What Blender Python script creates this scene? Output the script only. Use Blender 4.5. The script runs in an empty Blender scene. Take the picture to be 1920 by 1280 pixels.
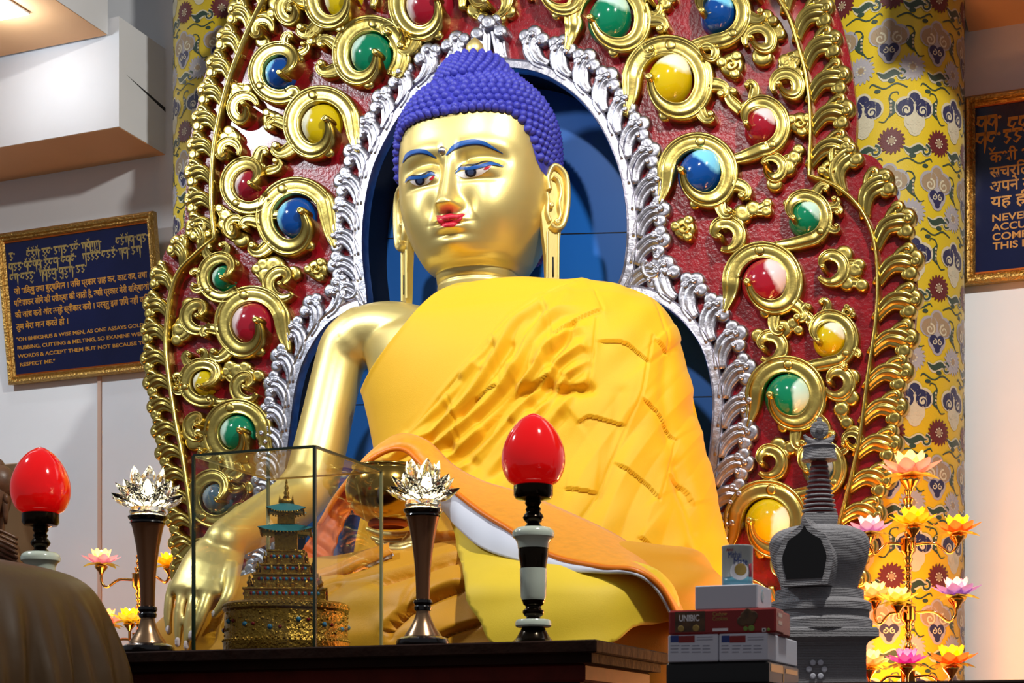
import bpy, math, random
import numpy as np
from mathutils import Vector, Matrix
from mathutils.geometry import tessellate_polygon
from mathutils.bvhtree import BVHTree
random.seed(7)
PI = math.pi
SC = bpy.context.scene
COL = SC.collection
# ------------------------------------------------------------------ camera model (photo frame 1920x1280)
FPX, HORIZ = 3000.0, 1400.0
YAW = math.radians(22)
CAM = Vector((2.879, -6.926, 1.5))
FW = Vector((-math.sin(YAW), math.cos(YAW), 0))
RT = Vector((math.cos(YAW), math.sin(YAW), 0))
def ray(u, v): return FW + RT * ((u - 960) / FPX) + Vector((0, 0, (HORIZ - v) / FPX))
def at_y(u, v, Y):
    r = ray(u, v); return CAM + r * ((Y - CAM.y) / r.y)
def at_z(u, v, Z):
    r = ray(u, v); return CAM + r * ((Z - CAM.z) / r.z)
def at_d(u, v, d): return CAM + ray(u, v) * d
def proj(P):
    q = Vector(P) - CAM; d = q.dot(FW)
    return (960 + FPX * q.dot(RT) / d, HORIZ - FPX * q.z / d, d)
def proj_np(P):
    q = P - np.array(CAM); d = q @ np.array(FW)
    return 960 + FPX * (q @ np.array(RT)) / d, HORIZ - FPX * q[:, 2] / d, d
def solve_y(x, z, u, lo, hi):
    for _ in range(60):
        m = (lo + hi) / 2
        if (proj((x, m, z))[0] - u) * (proj((x, lo, z))[0] - u) > 0: lo = m
        else: hi = m
    return (lo + hi) / 2
cd = bpy.data.cameras.new('camera'); co = bpy.data.objects.new('camera', cd); COL.objects.link(co)
cd.sensor_width = 36; cd.lens = FPX / 1920 * 36; cd.shift_y = (HORIZ - 640) / 1920
cd.dof.use_dof = True; cd.dof.focus_distance = 6.9; cd.dof.aperture_fstop = 13.0
cd.clip_start = .1; cd.clip_end = 100
co.location = CAM; co.rotation_euler = (PI / 2, 0, YAW)
SC.camera = co
# ------------------------------------------------------------------ materials
def S(c):  # srgb 0-255 -> linear
    o = []
    for x in c:
        x = x / 255
        o.append(x / 12.92 if x < .04045 else ((x + .055) / 1.055) ** 2.4)
    return (*o, 1)
def mat(name, col, rough=.5, metal=0., bump=0., bscale=40., var=0., vscale=6., coat=0., emit=None, es=0., trans=0., ior=1.45, stretch=None, sheen=0., var_col=None, spec=None, alpha=1., bdist=.01, thin=False):
    m = bpy.data.materials.new(name); m.use_nodes = True
    nt = m.node_tree; b = nt.nodes['Principled BSDF']
    b.inputs['Base Color'].default_value = col
    b.inputs['Roughness'].default_value = rough
    b.inputs['Metallic'].default_value = metal
    b.inputs['Coat Weight'].default_value = coat
    b.inputs['Coat Roughness'].default_value = .08
    b.inputs['Transmission Weight'].default_value = trans
    b.inputs['IOR'].default_value = ior
    b.inputs['Sheen Weight'].default_value = sheen
    b.inputs['Alpha'].default_value = alpha
    if spec is not None: b.inputs['Specular IOR Level'].default_value = spec
    if emit: b.inputs['Emission Color'].default_value = emit; b.inputs['Emission Strength'].default_value = es
    if bump or var:
        tc = nt.nodes.new('ShaderNodeTexCoord'); mp = nt.nodes.new('ShaderNodeMapping')
        nt.links.new(tc.outputs['Object'], mp.inputs['Vector'])
        if stretch: mp.inputs['Scale'].default_value = stretch
    if bump:
        n = nt.nodes.new('ShaderNodeTexNoise'); n.inputs['Scale'].default_value = bscale; n.inputs['Detail'].default_value = 4
        bp = nt.nodes.new('ShaderNodeBump'); bp.inputs['Strength'].default_value = bump; bp.inputs['Distance'].default_value = bdist
        nt.links.new(mp.outputs[0], n.inputs['Vector']); nt.links.new(n.outputs['Fac'], bp.inputs['Height']); nt.links.new(bp.outputs[0], b.inputs['Normal'])
    if var:
        n2 = nt.nodes.new('ShaderNodeTexNoise'); n2.inputs['Scale'].default_value = vscale; n2.inputs['Detail'].default_value = 5
        mx = nt.nodes.new('ShaderNodeMixRGB'); mx.inputs[1].default_value = col
        vc = var_col or tuple(c * (1 - var) for c in col[:3]) + (1,)
        mx.inputs[2].default_value = vc
        rp = nt.nodes.new('ShaderNodeValToRGB'); rp.color_ramp.elements[0].position = .38; rp.color_ramp.elements[1].position = .66
        nt.links.new(mp.outputs[0], n2.inputs['Vector']); nt.links.new(n2.outputs['Fac'], rp.inputs[0]); nt.links.new(rp.outputs[0], mx.inputs[0])
        nt.links.new(mx.outputs[0], b.inputs['Base Color'])
    return m
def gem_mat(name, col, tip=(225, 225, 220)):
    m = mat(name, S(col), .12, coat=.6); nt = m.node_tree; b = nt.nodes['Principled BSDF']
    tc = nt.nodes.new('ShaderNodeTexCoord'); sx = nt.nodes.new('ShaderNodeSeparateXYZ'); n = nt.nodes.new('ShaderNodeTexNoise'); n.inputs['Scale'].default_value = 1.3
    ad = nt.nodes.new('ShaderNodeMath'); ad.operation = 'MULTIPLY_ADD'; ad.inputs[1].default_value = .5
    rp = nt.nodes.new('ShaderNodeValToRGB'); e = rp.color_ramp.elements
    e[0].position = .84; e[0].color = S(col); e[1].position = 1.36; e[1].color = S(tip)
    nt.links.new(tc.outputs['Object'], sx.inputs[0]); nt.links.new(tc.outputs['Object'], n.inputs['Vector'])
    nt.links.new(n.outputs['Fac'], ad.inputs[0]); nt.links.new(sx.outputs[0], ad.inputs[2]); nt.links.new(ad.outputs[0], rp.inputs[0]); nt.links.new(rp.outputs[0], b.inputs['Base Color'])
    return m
M = {}
M['gold_relief'] = mat('gold_relief', S((206, 182, 98)), .30, 1., bump=.25, bscale=14, var=.25, vscale=9)
M['silver'] = mat('silver', S((186, 184, 194)), .36, 1., bump=.35, bscale=30, var=.3, vscale=14)
M['red_board'] = mat('red_board', S((140, 10, 24)), .27, bump=.28, bscale=60, var=.35, vscale=18, coat=.25)
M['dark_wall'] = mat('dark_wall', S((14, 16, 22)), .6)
M['blue_panel'] = mat('blue_panel', S((30, 108, 200)), .4, var=.12, vscale=1.6)
M['white_wall'] = mat('white_wall', S((232, 234, 238)), .7, var=.05, vscale=2)
M['warm_bounce_soffit'] = mat('warm_bounce_soffit', S((226, 176, 126)), .6, var=.06, vscale=2)  # tan colour stands in for warm light bounced onto the undersides
M['gold_body'] = mat('gold_body', S((236, 214, 138)), .42, .8, bump=.03, bscale=120)
M['blue_hair'] = mat('blue_hair', S((58, 60, 168)), .5)
# ------------------------------------------------------------------ mesh helpers
class MB:
    def __init__(s): s.v = []; s.f = []; s.m = []
    def add(s, vs, fs, mi=0):
        b = len(s.v); s.v.extend(tuple(p) for p in vs)
        for f in fs: s.f.append(tuple(b + i for i in f)); s.m.append(mi)
    def build(s, name, mats, parent=None, smooth=True, autosm=None):
        me = bpy.data.meshes.new(name); me.from_pydata(s.v, [], s.f)
        if not isinstance(mats, (list, tuple)): mats = [mats]
        for m in mats: me.materials.append(m)
        if len(mats) > 1: me.polygons.foreach_set('material_index', s.m)
        me.polygons.foreach_set('use_smooth', [smooth] * len(me.polygons))
        me.update()
        if autosm: me.set_sharp_from_angle(angle=math.radians(autosm))
        o = bpy.data.objects.new(name, me); COL.objects.link(o)
        if parent: o.parent = parent
        return o
def tag(o, label=None, cat=None, group=None, kind=None):
    if label: o['label'] = label
    if cat: o['category'] = cat
    if group: o['group'] = group
    if kind: o['kind'] = kind
    return o
def thing(name, label, cat, loc=(0, 0, 0), rz=0, group=None):
    o = bpy.data.objects.new(name, None); COL.objects.link(o); o.location = loc; o.rotation_euler = (0, 0, rz)
    o.empty_display_size = .1
    return tag(o, label, cat, group)
def copy_tree(o, parent=None):
    c = o.copy(); COL.objects.link(c)
    if parent: c.parent = parent
    for ch in list(o.children): copy_tree(ch, c)
    return c
def lerp(a, b, t): return a + (b - a) * t
def spline(pts, n, closed=False):
    """Catmull-Rom through pts (tuples of any size): n samples"""
    P = [np.array(p, float) for p in pts]; k = len(P)
    out = []
    segs = k if closed else k - 1
    for i in range(n):
        t = i / (n if closed else n - 1) * segs
        j = min(int(t), segs - 1); f = t - j
        g = (lambda q: P[q % k]) if closed else (lambda q: P[max(0, min(k - 1, q))])
        a, b, c, d = g(j - 1), g(j), g(j + 1), g(j + 2)
        if not closed:
            if j == 0: a = 2 * b - c
            if j + 2 > k - 1: d = 2 * c - b
        out.append(.5 * (2 * b + (c - a) * f + (2 * a - 5 * b + 4 * c - d) * f * f + (3 * b - a - 3 * c + d) * f ** 3))
    return out
def interp(tab, x):
    xs = [p[0] for p in tab]
    return [float(np.interp(x, xs, [p[i] for p in tab])) for i in range(1, len(tab[0]))]
def box(mb, lo, hi, mi=0, bev=0):
    x0, y0, z0 = lo; x1, y1, z1 = hi
    if bev:
        b = bev
        vs = []; 
        import itertools
        idx = {}
        for sx, sy, sz in itertools.product((0, 1), repeat=3):
            X, Y, Z = (x1 if sx else x0), (y1 if sy else y0), (z1 if sz else z0)
            dx, dy, dz = (-b if sx else b), (-b if sy else b), (-b if sz else b)
            for ax, p in enumerate(((X, Y + dy, Z + dz), (X + dx, Y, Z + dz), (X + dx, Y + dy, Z))):
                idx[(sx, sy, sz, ax)] = len(vs); vs.append(p)
        fs = []
        def q(*k): fs.append([idx[i] for i in k])
        for s in (0, 1):
            q((s,0,0,0),(s,1,0,0),(s,1,1,0),(s,0,1,0)); q((0,s,0,1),(1,s,0,1),(1,s,1,1),(0,s,1,1)); q((0,0,s,2),(1,0,s,2),(1,1,s,2),(0,1,s,2))
        for a in (0, 1):
            for c in (0, 1):
                q((a,c,0,0),(a,c,1,0),(a,c,1,1),(a,c,0,1)); q((a,0,c,0),(a,1,c,0),(a,1,c,2),(a,0,c,2)); q((0,a,c,1),(1,a,c,1),(1,a,c,2),(0,a,c,2))
        for sx, sy, sz in itertools.product((0, 1), repeat=3): q((sx,sy,sz,0),(sx,sy,sz,1),(sx,sy,sz,2))
        c = Vector(((x0+x1)/2,(y0+y1)/2,(z0+z1)/2)); out = []
        for f in fs:
            a = [Vector(vs[i]) for i in f]; n = (a[1]-a[0]).cross(a[2]-a[0]); ctr = sum(a, Vector())/len(a)
            out.append(f if n.dot(ctr - c) > 0 else f[::-1])
        mb.add(vs, out, mi)
    else:
        vs = [(x0,y0,z0),(x1,y0,z0),(x1,y1,z0),(x0,y1,z0),(x0,y0,z1),(x1,y0,z1),(x1,y1,z1),(x0,y1,z1)]
        mb.add(vs, [(0,3,2,1),(4,5,6,7),(0,1,5,4),(1,2,6,5),(2,3,7,6),(3,0,4,7)], mi)
def lathe(mb, prof, c=(0, 0, 0), n=48, mi=0, sx=1, sy=1):
    """prof: list of (r, z); closed at ends when r = 0"""
    k = len(prof)
    vs = [(c[0] + r * math.cos(2*PI*i/n) * sx, c[1] + r * math.sin(2*PI*i/n) * sy, c[2] + z) for r, z in prof for i in range(n)]
    up = prof[-1][1] > prof[0][1]
    fs = []
    for j in range(k - 1):
        for i in range(n):
            a, b = j*n+i, j*n+(i+1) % n
            fs.append((a, b, b+n, a+n) if up else (a, a+n, b+n, b))
    mb.add(vs, fs, mi)
def tube(mb, pts, rad, n=12, mi=0, cap=True, ell=1.):
    """pts 3D, rad list or number; ell scales the section's second axis"""
    P = [Vector(p) for p in pts]; k = len(P)
    R = rad if isinstance(rad, (list, tuple)) else [rad] * k
    t0 = (P[1] - P[0]).normalized()
    up = Vector((0, 0, 1)) if abs(t0.z) < .9 else Vector((1, 0, 0))
    nrm = t0.cross(up).normalized(); vs = []
    for i in range(k):
        t = (P[min(i+1, k-1)] - P[max(i-1, 0)]).normalized()
        nrm = (nrm - t * nrm.dot(t)).normalized(); bn = t.cross(nrm)
        for j in range(n):
            a = 2*PI*j/n
            vs.append(P[i] + (nrm * math.cos(a) + bn * math.sin(a) * ell) * R[i])
    fs = [(i*n+j, i*n+(j+1) % n, (i+1)*n+(j+1) % n, (i+1)*n+j) for i in range(k-1) for j in range(n)]
    if cap: fs += [tuple(range(n))[::-1], tuple((k-1)*n+j for j in range(n))]
    mb.add(vs, fs, mi)
def ball(mb, c, r, n=16, mi=0, sc=(1, 1, 1)):
    k = n // 2
    vs = [(c[0] + r*sc[0]*math.sin(PI*j/k)*math.cos(2*PI*i/n), c[1] + r*sc[1]*math.sin(PI*j/k)*math.sin(2*PI*i/n), c[2] - r*sc[2]*math.cos(PI*j/k)) for j in range(k+1) for i in range(n)]
    mb.add(vs, [(j*n+i, j*n+(i+1) % n, (j+1)*n+(i+1) % n, (j+1)*n+i) for j in range(k) for i in range(n)], mi)
PROF_RING = [(-1, 0), (-.98, .55), (-.92, .82), (-.83, .92), (-.74, .84), (-.35, .89), (.05, .93), (.42, .91), (.5, .8), (.57, .84), (.72, .93), (.88, .86), (.97, .55), (1, 0)]
PROF_DOME = [(-1, 0), (-.92, .45), (-.7, .78), (-.35, .96), (0, 1), (.35, .96), (.7, .78), (.92, .45), (1, 0)]
PROF_LEAF = [(-1, 0), (-.93, .5), (-.75, .78), (-.5, .68), (-.42, .7), (-.2, .98), (.05, .95), (.18, .8), (.28, .82), (.5, 1.), (.75, .92), (.93, .55), (1, 0)]
PROF_FLAT = [(-1, 0), (-1, 1), (1, 1), (1, 0)]
def ribbon(mb, pts, widths, h, prof, mp, mi=0, hs=None, flip=1):
    """relief band in a 2D plane; mp(a, b, h) -> 3D"""
    k = len(pts); n = len(prof); vs = []
    for i in range(k):
        p0 = pts[max(i-1, 0)]; p1 = pts[min(i+1, k-1)]
        t = np.array(p1[:2], float) - np.array(p0[:2], float); t /= (np.linalg.norm(t) + 1e-9)
        nr = np.array((t[1], -t[0])) * flip
        hh = h * (hs[i] if hs else 1)
        for s, z in prof:
            q = np.array(pts[i][:2]) + nr * s * widths[i]
            vs.append(mp(q[0], q[1], z * hh))
    fs = [(i*n+j, i*n+j+1, (i+1)*n+j+1, (i+1)*n+j) for i in range(k-1) for j in range(n-1)]
    fs += [tuple(range(n))[::-1], tuple((k-1)*n+j for j in range(n))]
    mb.add(vs, fs, mi)
def dome(mb, a, b, r, h, mp, mi=0, n=20, prof=((1, 0), (.98, .5), (.92, .78), (.8, .93), (.6, 1.), (.3, .99), (0, .97))):
    vs = []
    for rr, z in prof:
        for i in range(n):
            vs.append(mp(a + r*rr*math.cos(2*PI*i/n), b + r*rr*math.sin(2*PI*i/n), h*z))
    k = len(prof)
    mb.add(vs, [(j*n+i, j*n+(i+1) % n, (j+1)*n+(i+1) % n, (j+1)*n+i) for j in range(k-1) for i in range(n)], mi)
def fixn(o):
    """consistent outward normals"""
    import bmesh
    bm = bmesh.new(); bm.from_mesh(o.data); bmesh.ops.remove_doubles(bm, verts=bm.verts, dist=1e-6); bmesh.ops.recalc_face_normals(bm, faces=bm.faces); bm.to_mesh(o.data); bm.free()
    return o
def evaluated(o, name=None):
    """bake modifiers into a plain mesh"""
    dg = bpy.context.evaluated_depsgraph_get(); me = bpy.data.meshes.new_from_object(o.evaluated_get(dg))
    o.modifiers.clear(); o.data = me; return o
# ------------------------------------------------------------------ the setting
YW = .95
def struct(name, mb, m, smooth=False):
    o = mb.build(name, m, None, smooth); tag(o, kind='structure'); return o
def quadbox(name, lo, hi, m):
    mb = MB(); box(mb, lo, hi); return struct(name, mb, m)
quadbox('floor', (-9, -9, -.1), (9, YW + .2, 0), mat('floor_stone', S((110, 80, 60)), .4))
quadbox('wall_back', (-9, YW, 0), (9, YW + .2, 8), M['white_wall'])
# boxed beam on the upper left, its soffit tinted with warm bounced light
Pb = at_y(310, 290, YW); BX, BZ = Pb.x, Pb.z
BY = solve_y(BX, BZ, 223, -1.5, YW)
PT = at_y(226, 30, BY)
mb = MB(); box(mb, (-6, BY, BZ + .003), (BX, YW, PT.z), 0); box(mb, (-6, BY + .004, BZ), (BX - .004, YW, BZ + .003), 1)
o = mb.build('trim_1', [M['white_wall'], M['warm_bounce_soffit']], None, False); tag(o, kind='structure')
y0_ = solve_y(BX, 5, 237, -1, YW); y1_ = solve_y(BX, 5, 322, -1, YW); z0_ = at_y(237, 140, y0_).z; z1_ = at_y(322, 204, y1_).z
mb = MB(); mb.add([(BX + .001, y0_, z0_), (BX + .001, y1_, z1_ + .012), (BX + .001, y1_, z1_ - .012), (BX - .004, y0_, z0_), (BX - .004, y1_, z1_ + .012), (BX - .004, y1_, z1_ - .012)], [(0, 2, 1), (3, 4, 5), (0, 1, 4, 3), (1, 2, 5, 4), (2, 0, 3, 5)])
c_ = mb.build('crack', M['dark_wall'], o, False)
# lowered ceiling in front of it
Pc = at_y(202, 66, BY - .02)
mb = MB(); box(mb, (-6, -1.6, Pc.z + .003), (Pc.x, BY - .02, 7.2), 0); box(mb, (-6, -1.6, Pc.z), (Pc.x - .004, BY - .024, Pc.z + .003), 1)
o = mb.build('ceiling', [M['white_wall'], M['warm_bounce_soffit']], None, False); tag(o, kind='structure')
CEILZ = Pc.z
# boxed beam on the upper right
Pr = at_y(1816, 60, YW)
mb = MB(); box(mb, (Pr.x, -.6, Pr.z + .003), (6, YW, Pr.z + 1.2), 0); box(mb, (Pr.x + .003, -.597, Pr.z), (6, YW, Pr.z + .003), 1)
o = mb.build('trim_2', [M['white_wall'], M['warm_bounce_soffit']], None, False); tag(o, kind='structure')
# upper box band at the far top left
Pu = at_y(318, 82, YW)
# wall seam and conduit
mb = MB(); a = at_y(188, 1230, YW); b_ = at_y(188, 640, YW); box(mb, (a.x - .012, YW - .012, a.z - .8), (a.x + .012, YW, b_.z))
struct('trim_3', mb, mat('conduit', S((214, 180, 160)), .6))
# ================================================================== AUREOLE
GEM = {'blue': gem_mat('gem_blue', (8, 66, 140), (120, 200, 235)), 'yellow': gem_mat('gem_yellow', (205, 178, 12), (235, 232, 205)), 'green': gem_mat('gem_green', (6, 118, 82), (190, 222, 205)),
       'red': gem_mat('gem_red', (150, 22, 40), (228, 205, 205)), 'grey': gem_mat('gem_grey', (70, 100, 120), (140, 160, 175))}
aur = thing('throne_aureole', 'red throne back with gold scrolls, coloured jewels and silver leaf border behind the statue', 'throne back', (0, 0, 0))
MPA = lambda u, v, h: at_y(u, v, 0) + Vector((0, -h, 0))
OUT_L = [(360, 1990), (350, 1500), (345, 1250), (338, 1120), (332, 1030), (318, 950), (304, 880), (293, 800), (281, 720), (277, 640), (287, 560), (303, 490), (322, 450), (346, 424), (350, 330), (357, 260), (370, 195), (388, 130), (415, 75), (445, 20), (480, -50), (560, -180), (700, -320), (930, -420)]
OUT_R = [(930, -420), (1180, -340), (1380, -200), (1500, -70), (1560, 0), (1585, 70), (1598, 140), (1606, 220), (1602, 285), (1645, 300), (1680, 365), (1705, 440), (1718, 530), (1714, 620), (1702, 700), (1686, 780), (1662, 860), (1632, 935), (1600, 1020), (1570, 1100), (1540, 1250), (1530, 1500), (1530, 1990)]
IN_L = [(460, 1990), (470, 1500), (505, 1150), (520, 1050), (528, 950), (538, 870), (546, 800), (556, 730), (575, 670), (612, 612), (650, 585), (690, 570), (681, 490), (681, 430), (688, 370), (702, 315), (725, 265), (755, 215), (800, 165), (860, 135), (930, 124)]
IN_R = [(930, 124), (1000, 131), (1050, 150), (1100, 188), (1140, 240), (1170, 305), (1186, 370), (1191, 440), (1184, 510), (1170, 548), (1215, 553), (1258, 573), (1300, 610), (1333, 662), (1350, 740), (1347, 820), (1337, 900), (1318, 980), (1300, 1050), (1280, 1150), (1265, 1500), (1265, 1990)]
def dens(pl, k=10):
    out = []
    for i in range(len(pl) - 1):
        for j in range(k): out.append((lerp(pl[i][0], pl[i+1][0], j/k), lerp(pl[i][1], pl[i+1][1], j/k)))
    return out + [pl[-1]]
def smooth_pl(segs, n=60):
    out = []
    for s in segs:
        q = [tuple(p) for p in spline(s, n)]
        out += q if not out else q[1:]
    return out
il = smooth_pl([IN_L[:12], IN_L[11:]]); ir = smooth_pl([IN_R[:10], IN_R[9:]])
inner = il + ir[1:]
outer = smooth_pl([OUT_L[:14], OUT_L[13:]]) + smooth_pl([OUT_R[:9], OUT_R[8:]])[1:]
TH = .26
mb = MB()
loop = outer + inner[::-1]
pts = [MPA(u, v, 0) for u, v in loop]
tri = tessellate_polygon([[Vector((p.x, p.z, 0)) for p in pts]])
mb.add(pts, [tuple(t) if (pts[t[1]]-pts[t[0]]).cross(pts[t[2]]-pts[t[0]]).y < 0 else tuple(t)[::-1] for t in tri], 0)
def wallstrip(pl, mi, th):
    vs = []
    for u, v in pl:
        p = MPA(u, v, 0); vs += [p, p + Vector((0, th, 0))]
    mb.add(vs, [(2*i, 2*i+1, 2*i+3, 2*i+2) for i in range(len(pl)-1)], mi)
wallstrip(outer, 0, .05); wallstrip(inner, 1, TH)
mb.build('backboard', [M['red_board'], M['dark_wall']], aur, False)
# recessed blue panel
mb = MB(); a = at_y(640, 1990, TH); b_ = at_y(1400, 60, TH); a2 = at_y(455, 1500, TH)
box(mb, (a2.x, TH + .001, a.z), (b_.x, TH + .03, b_.z)); 
pz = [at_y(960, v, TH).z for v in (700, 290)]
o = mb.build('back_panel', M['blue_panel'], aur, False); tag(o, 'smooth blue panel set back inside the silver border')
mb = MB()
for za, zb in ((.0, .0),):
    for v0, v1 in ((762, 742), (452, 430)):
        pa = at_y(520, v0, TH); pb = at_y(1390, v1, TH)
        ribbon(mb, [(pa.x, pa.z), (pb.x, pb.z)], [.0025, .0025], .0015, PROF_FLAT, lambda x, z, h: Vector((x, TH + .001 - h, z)))
mb.build('panel_joint', M['dark_wall'], aur, False)
# silver rim
mb = MB()
for side in (il, ir): pass
rim = inner
ribbon(mb, rim, [11] * len(rim), .05, [(-1, -.2), (-1, .75), (-.85, .95), (-.6, .8), (.55, .85), (.75, 1.15), (.95, .9), (1, 0)], MPA, flip=-1)
o = mb.build('silver_rim', M['silver'], aur); tag(o, 'narrow beaten silver strip edging the niche'); o.data.set_sharp_from_angle(angle=.6)
# gold stems
ST_L = [[(560, -110), (505, 0), (470, 72), (440, 150), (420, 225), (408, 300), (405, 380), (411, 452)], [(411, 452), (375, 482), (346, 512), (331, 548), (323, 600), (320, 655), (328, 725), (338, 790), (348, 840), (358, 900), (366, 960), (374, 1040), (385, 1180)]]
ST_R = [[(1405, -110), (1440, -40), (1462, 0), (1486, 45), (1503, 100), (1517, 155), (1524, 237), (1521, 336)], [(1521, 336), (1560, 350), (1598, 376), (1627, 415), (1644, 466), (1649, 533), (1645, 610), (1632, 698), (1617, 814), (1600, 895), (1583, 960), (1562, 1040), (1530, 1170)]]
for segs in (ST_L, ST_R):
    mb = MB(); pl = smooth_pl(segs, 50)
    ribbon(mb, pl, [6] * len(pl), .06, PROF_DOME, MPA)
    fixn(mb.build('gold_stem', M['gold_relief'], aur))
# leaf templates in metres: x outward, z up along the stem
PXM = .00252
def leaf_mesh(name, mirror, silver, m, seed):
    rnd = random.Random(seed); mb = MB(); sg = -1 if mirror else 1
    mp = lambda a, b, h: Vector((a * PXM * sg, -h, b * PXM))
    j = lambda s: rnd.uniform(-s, s)
    if not silver:
        c = spline([(-4, -24, 9), (8, -8, 12), (22, 4, 16), (38, 6 + j(2), 18), (52, 0 + j(2), 17), (58, -3, 12)], 16)
        ribbon(mb, [p[:2] for p in c], [p[2] for p in c], .05, PROF_LEAF, mp, hs=[.75 + .4*math.sin(i/15*PI) for i in range(16)], flip=-1)
        c = spline([(26, 14, 6), (38, 24, 9), (48, 27, 7), (53, 23, 4)], 8); ribbon(mb, [p[:2] for p in c], [p[2] for p in c], .055, PROF_DOME, mp)
        for a, b, r, h in ((48 + j(2), 25 + j(2), 12.5, .045), (57 + j(2), 7 + j(2), 18, .042), (60, 3, 9, .05), (53 + j(2), -14 + j(2), 12.5, .044), (44, -14, 9, .04), (39, 22, 10, .046)): dome(mb, a, b, r, h, mp)
    else:
        c = spline([(6, -30, 11), (12, -12, 14), (24, 2, 16), (36, 8 + j(2), 16), (47, 5 + j(2), 14)], 14)
        ribbon(mb, [p[:2] for p in c], [p[2] for p in c], .045, PROF_LEAF, mp, flip=-1)
        for a, b, r, h in ((45 + j(2), 22 + j(1), 12, .04), (53 + j(1), 8 + j(1), 15, .038), (50, 9, 6, .052), (47 + j(1), -9 + j(1), 12.5, .038), (37, 17, 8, .044), (40, -6, 5, .05)): dome(mb, a, b, r, h, mp, n=14)
    o = mb.build(name, m, aur); return o
def place_leaves(pl, d0, pitch, mirror, silver, sc=1., scend=1., name='gold_leaf', tilt=0., skip=()):
    """leaves along a px polyline from its first to last point; pl runs so that 'up the stem' is backwards along it"""
    P = [MPA(u, v, 0) for u, v in pl]; L = [0]
    for a, b in zip(P, P[1:]): L.append(L[-1] + (b - a).length)
    d = d0 * PXM; k = 0
    while d < L[-1]:
        i = max(j for j in range(len(L)) if L[j] <= d); i = min(i, len(P) - 2)
        f = (d - L[i]) / (L[i+1] - L[i] + 1e-9); p = P[i].lerp(P[i+1], f)
        T = -(P[min(i+3, len(P)-1)] - P[max(i-2, 0)]).normalized()
        if tilt: T = Matrix.Rotation(tilt if not mirror else -tilt, 3, 'Y') @ T
        O = Vector((T.z, 0, -T.x)); X = O if not mirror else O
        s = lerp(sc, scend, d / L[-1])
        key = (mirror, silver, k % 3)
        if key not in TPL:
            o = leaf_mesh(name, mirror, silver, M['silver'] if silver else M['gold_relief'], k + 11); TPL[key] = o
        else:
            o = TPL[key].copy(); COL.objects.link(o); o.name = name
        mw = Matrix(((X.x, 0, T.x, p.x), (0, 1, 0, -.002), (X.z, 0, T.z, p.z), (0, 0, 0, 1)))
        if k in skip: o.matrix_local = Matrix.Translation((p.x, .1, p.z)) 
        o.matrix_local = mw @ Matrix.Diagonal((s * .98, 1, s, 1))
        d += pitch * PXM * s; k += 1
TPL = {}
place_leaves(smooth_pl(ST_L[:1], 80), 20, 52, True, False, 1.0, .95)
place_leaves(smooth_pl(ST_L[1:], 120), 28, 52, True, False, .95, .9)
place_leaves(smooth_pl(ST_R[:1], 80), 18, 54, False, False, 1.05, 1.02)
place_leaves(smooth_pl(ST_R[1:], 120), 42, 56, False, False, 1.08, 1.0)
def off(pl, d):
    out = []
    for i in range(len(pl)):
        a = np.array(pl[max(0, i-2)]); b = np.array(pl[min(len(pl)-1, i+2)]); t = (b-a)/(np.linalg.norm(b-a)+1e-9)
        out.append((pl[i][0] + t[1]*d, pl[i][1] - t[0]*d))
    return out
upL = smooth_pl([IN_L[11:]], 90)[::-1]; loL = smooth_pl([IN_L[1:12]], 90)[::-1]
upR = smooth_pl([IN_R[:10]], 90); loR = smooth_pl([IN_R[9:-1]], 90)
place_leaves(upL, 78, 43, True, True, 1.12, 1.12, 'silver_leaf')
place_leaves(upR, 72, 43, False, True, 1.16, 1.08, 'silver_leaf')
place_leaves(loL, 52, 43, True, True, 1.1, 1.1, 'silver_leaf')
place_leaves(loR, 66, 44, False, True, 1.14, 1.14, 'silver_leaf')
# crowning silver leaf at the top of the border
mb = MB()
for s in (-1, 1):
    c = spline([(930 + s*16, 118, 12), (927 + s*14, 90, 13), (925 + s*12, 66, 14), (926 + s*6, 46, 12)], 12)
    ribbon(mb, [p[:2] for p in c], [p[2] for p in c], .05, PROF_LEAF, MPA)
for a, b, r, h in ((925, 52, 16, .07), (902, 72, 14, .06), (946, 68, 15, .065), (912, 44, 10, .06), (938, 44, 10, .06), (898, 82, 9, .055), (950, 76, 6, .08)): dome(mb, a, b, r, h, MPA)
tag(mb.build('crest_leaf', M['silver'], aur), 'broad double silver leaf at the top of the border')
# curled silver leaf in each notch of the border
for s, cx, cy in ((-1, 658, 551), (1, 1228, 512)):
    mb = MB(); c = []
    for i in range(26):
        t = i / 25; a = math.radians(-60 + 330 * t) ; r = 20 * (1 - .62 * t)
        c.append((cx + s * r * math.cos(a) * -1, cy + r * math.sin(a) * 1.0 - 2))
    ribbon(mb, c, [9 * (1 - .55 * i / 25) for i in range(26)], .05, PROF_DOME, MPA)
    for a, b, r in ((cx + s*8, cy - 26, 8), (cx + s*20, cy - 16, 8), (cx + s*24, cy, 8)): dome(mb, a, b, r, .05, MPA)
    fixn(mb.build('silver_curl', M['silver'], aur))
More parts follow.
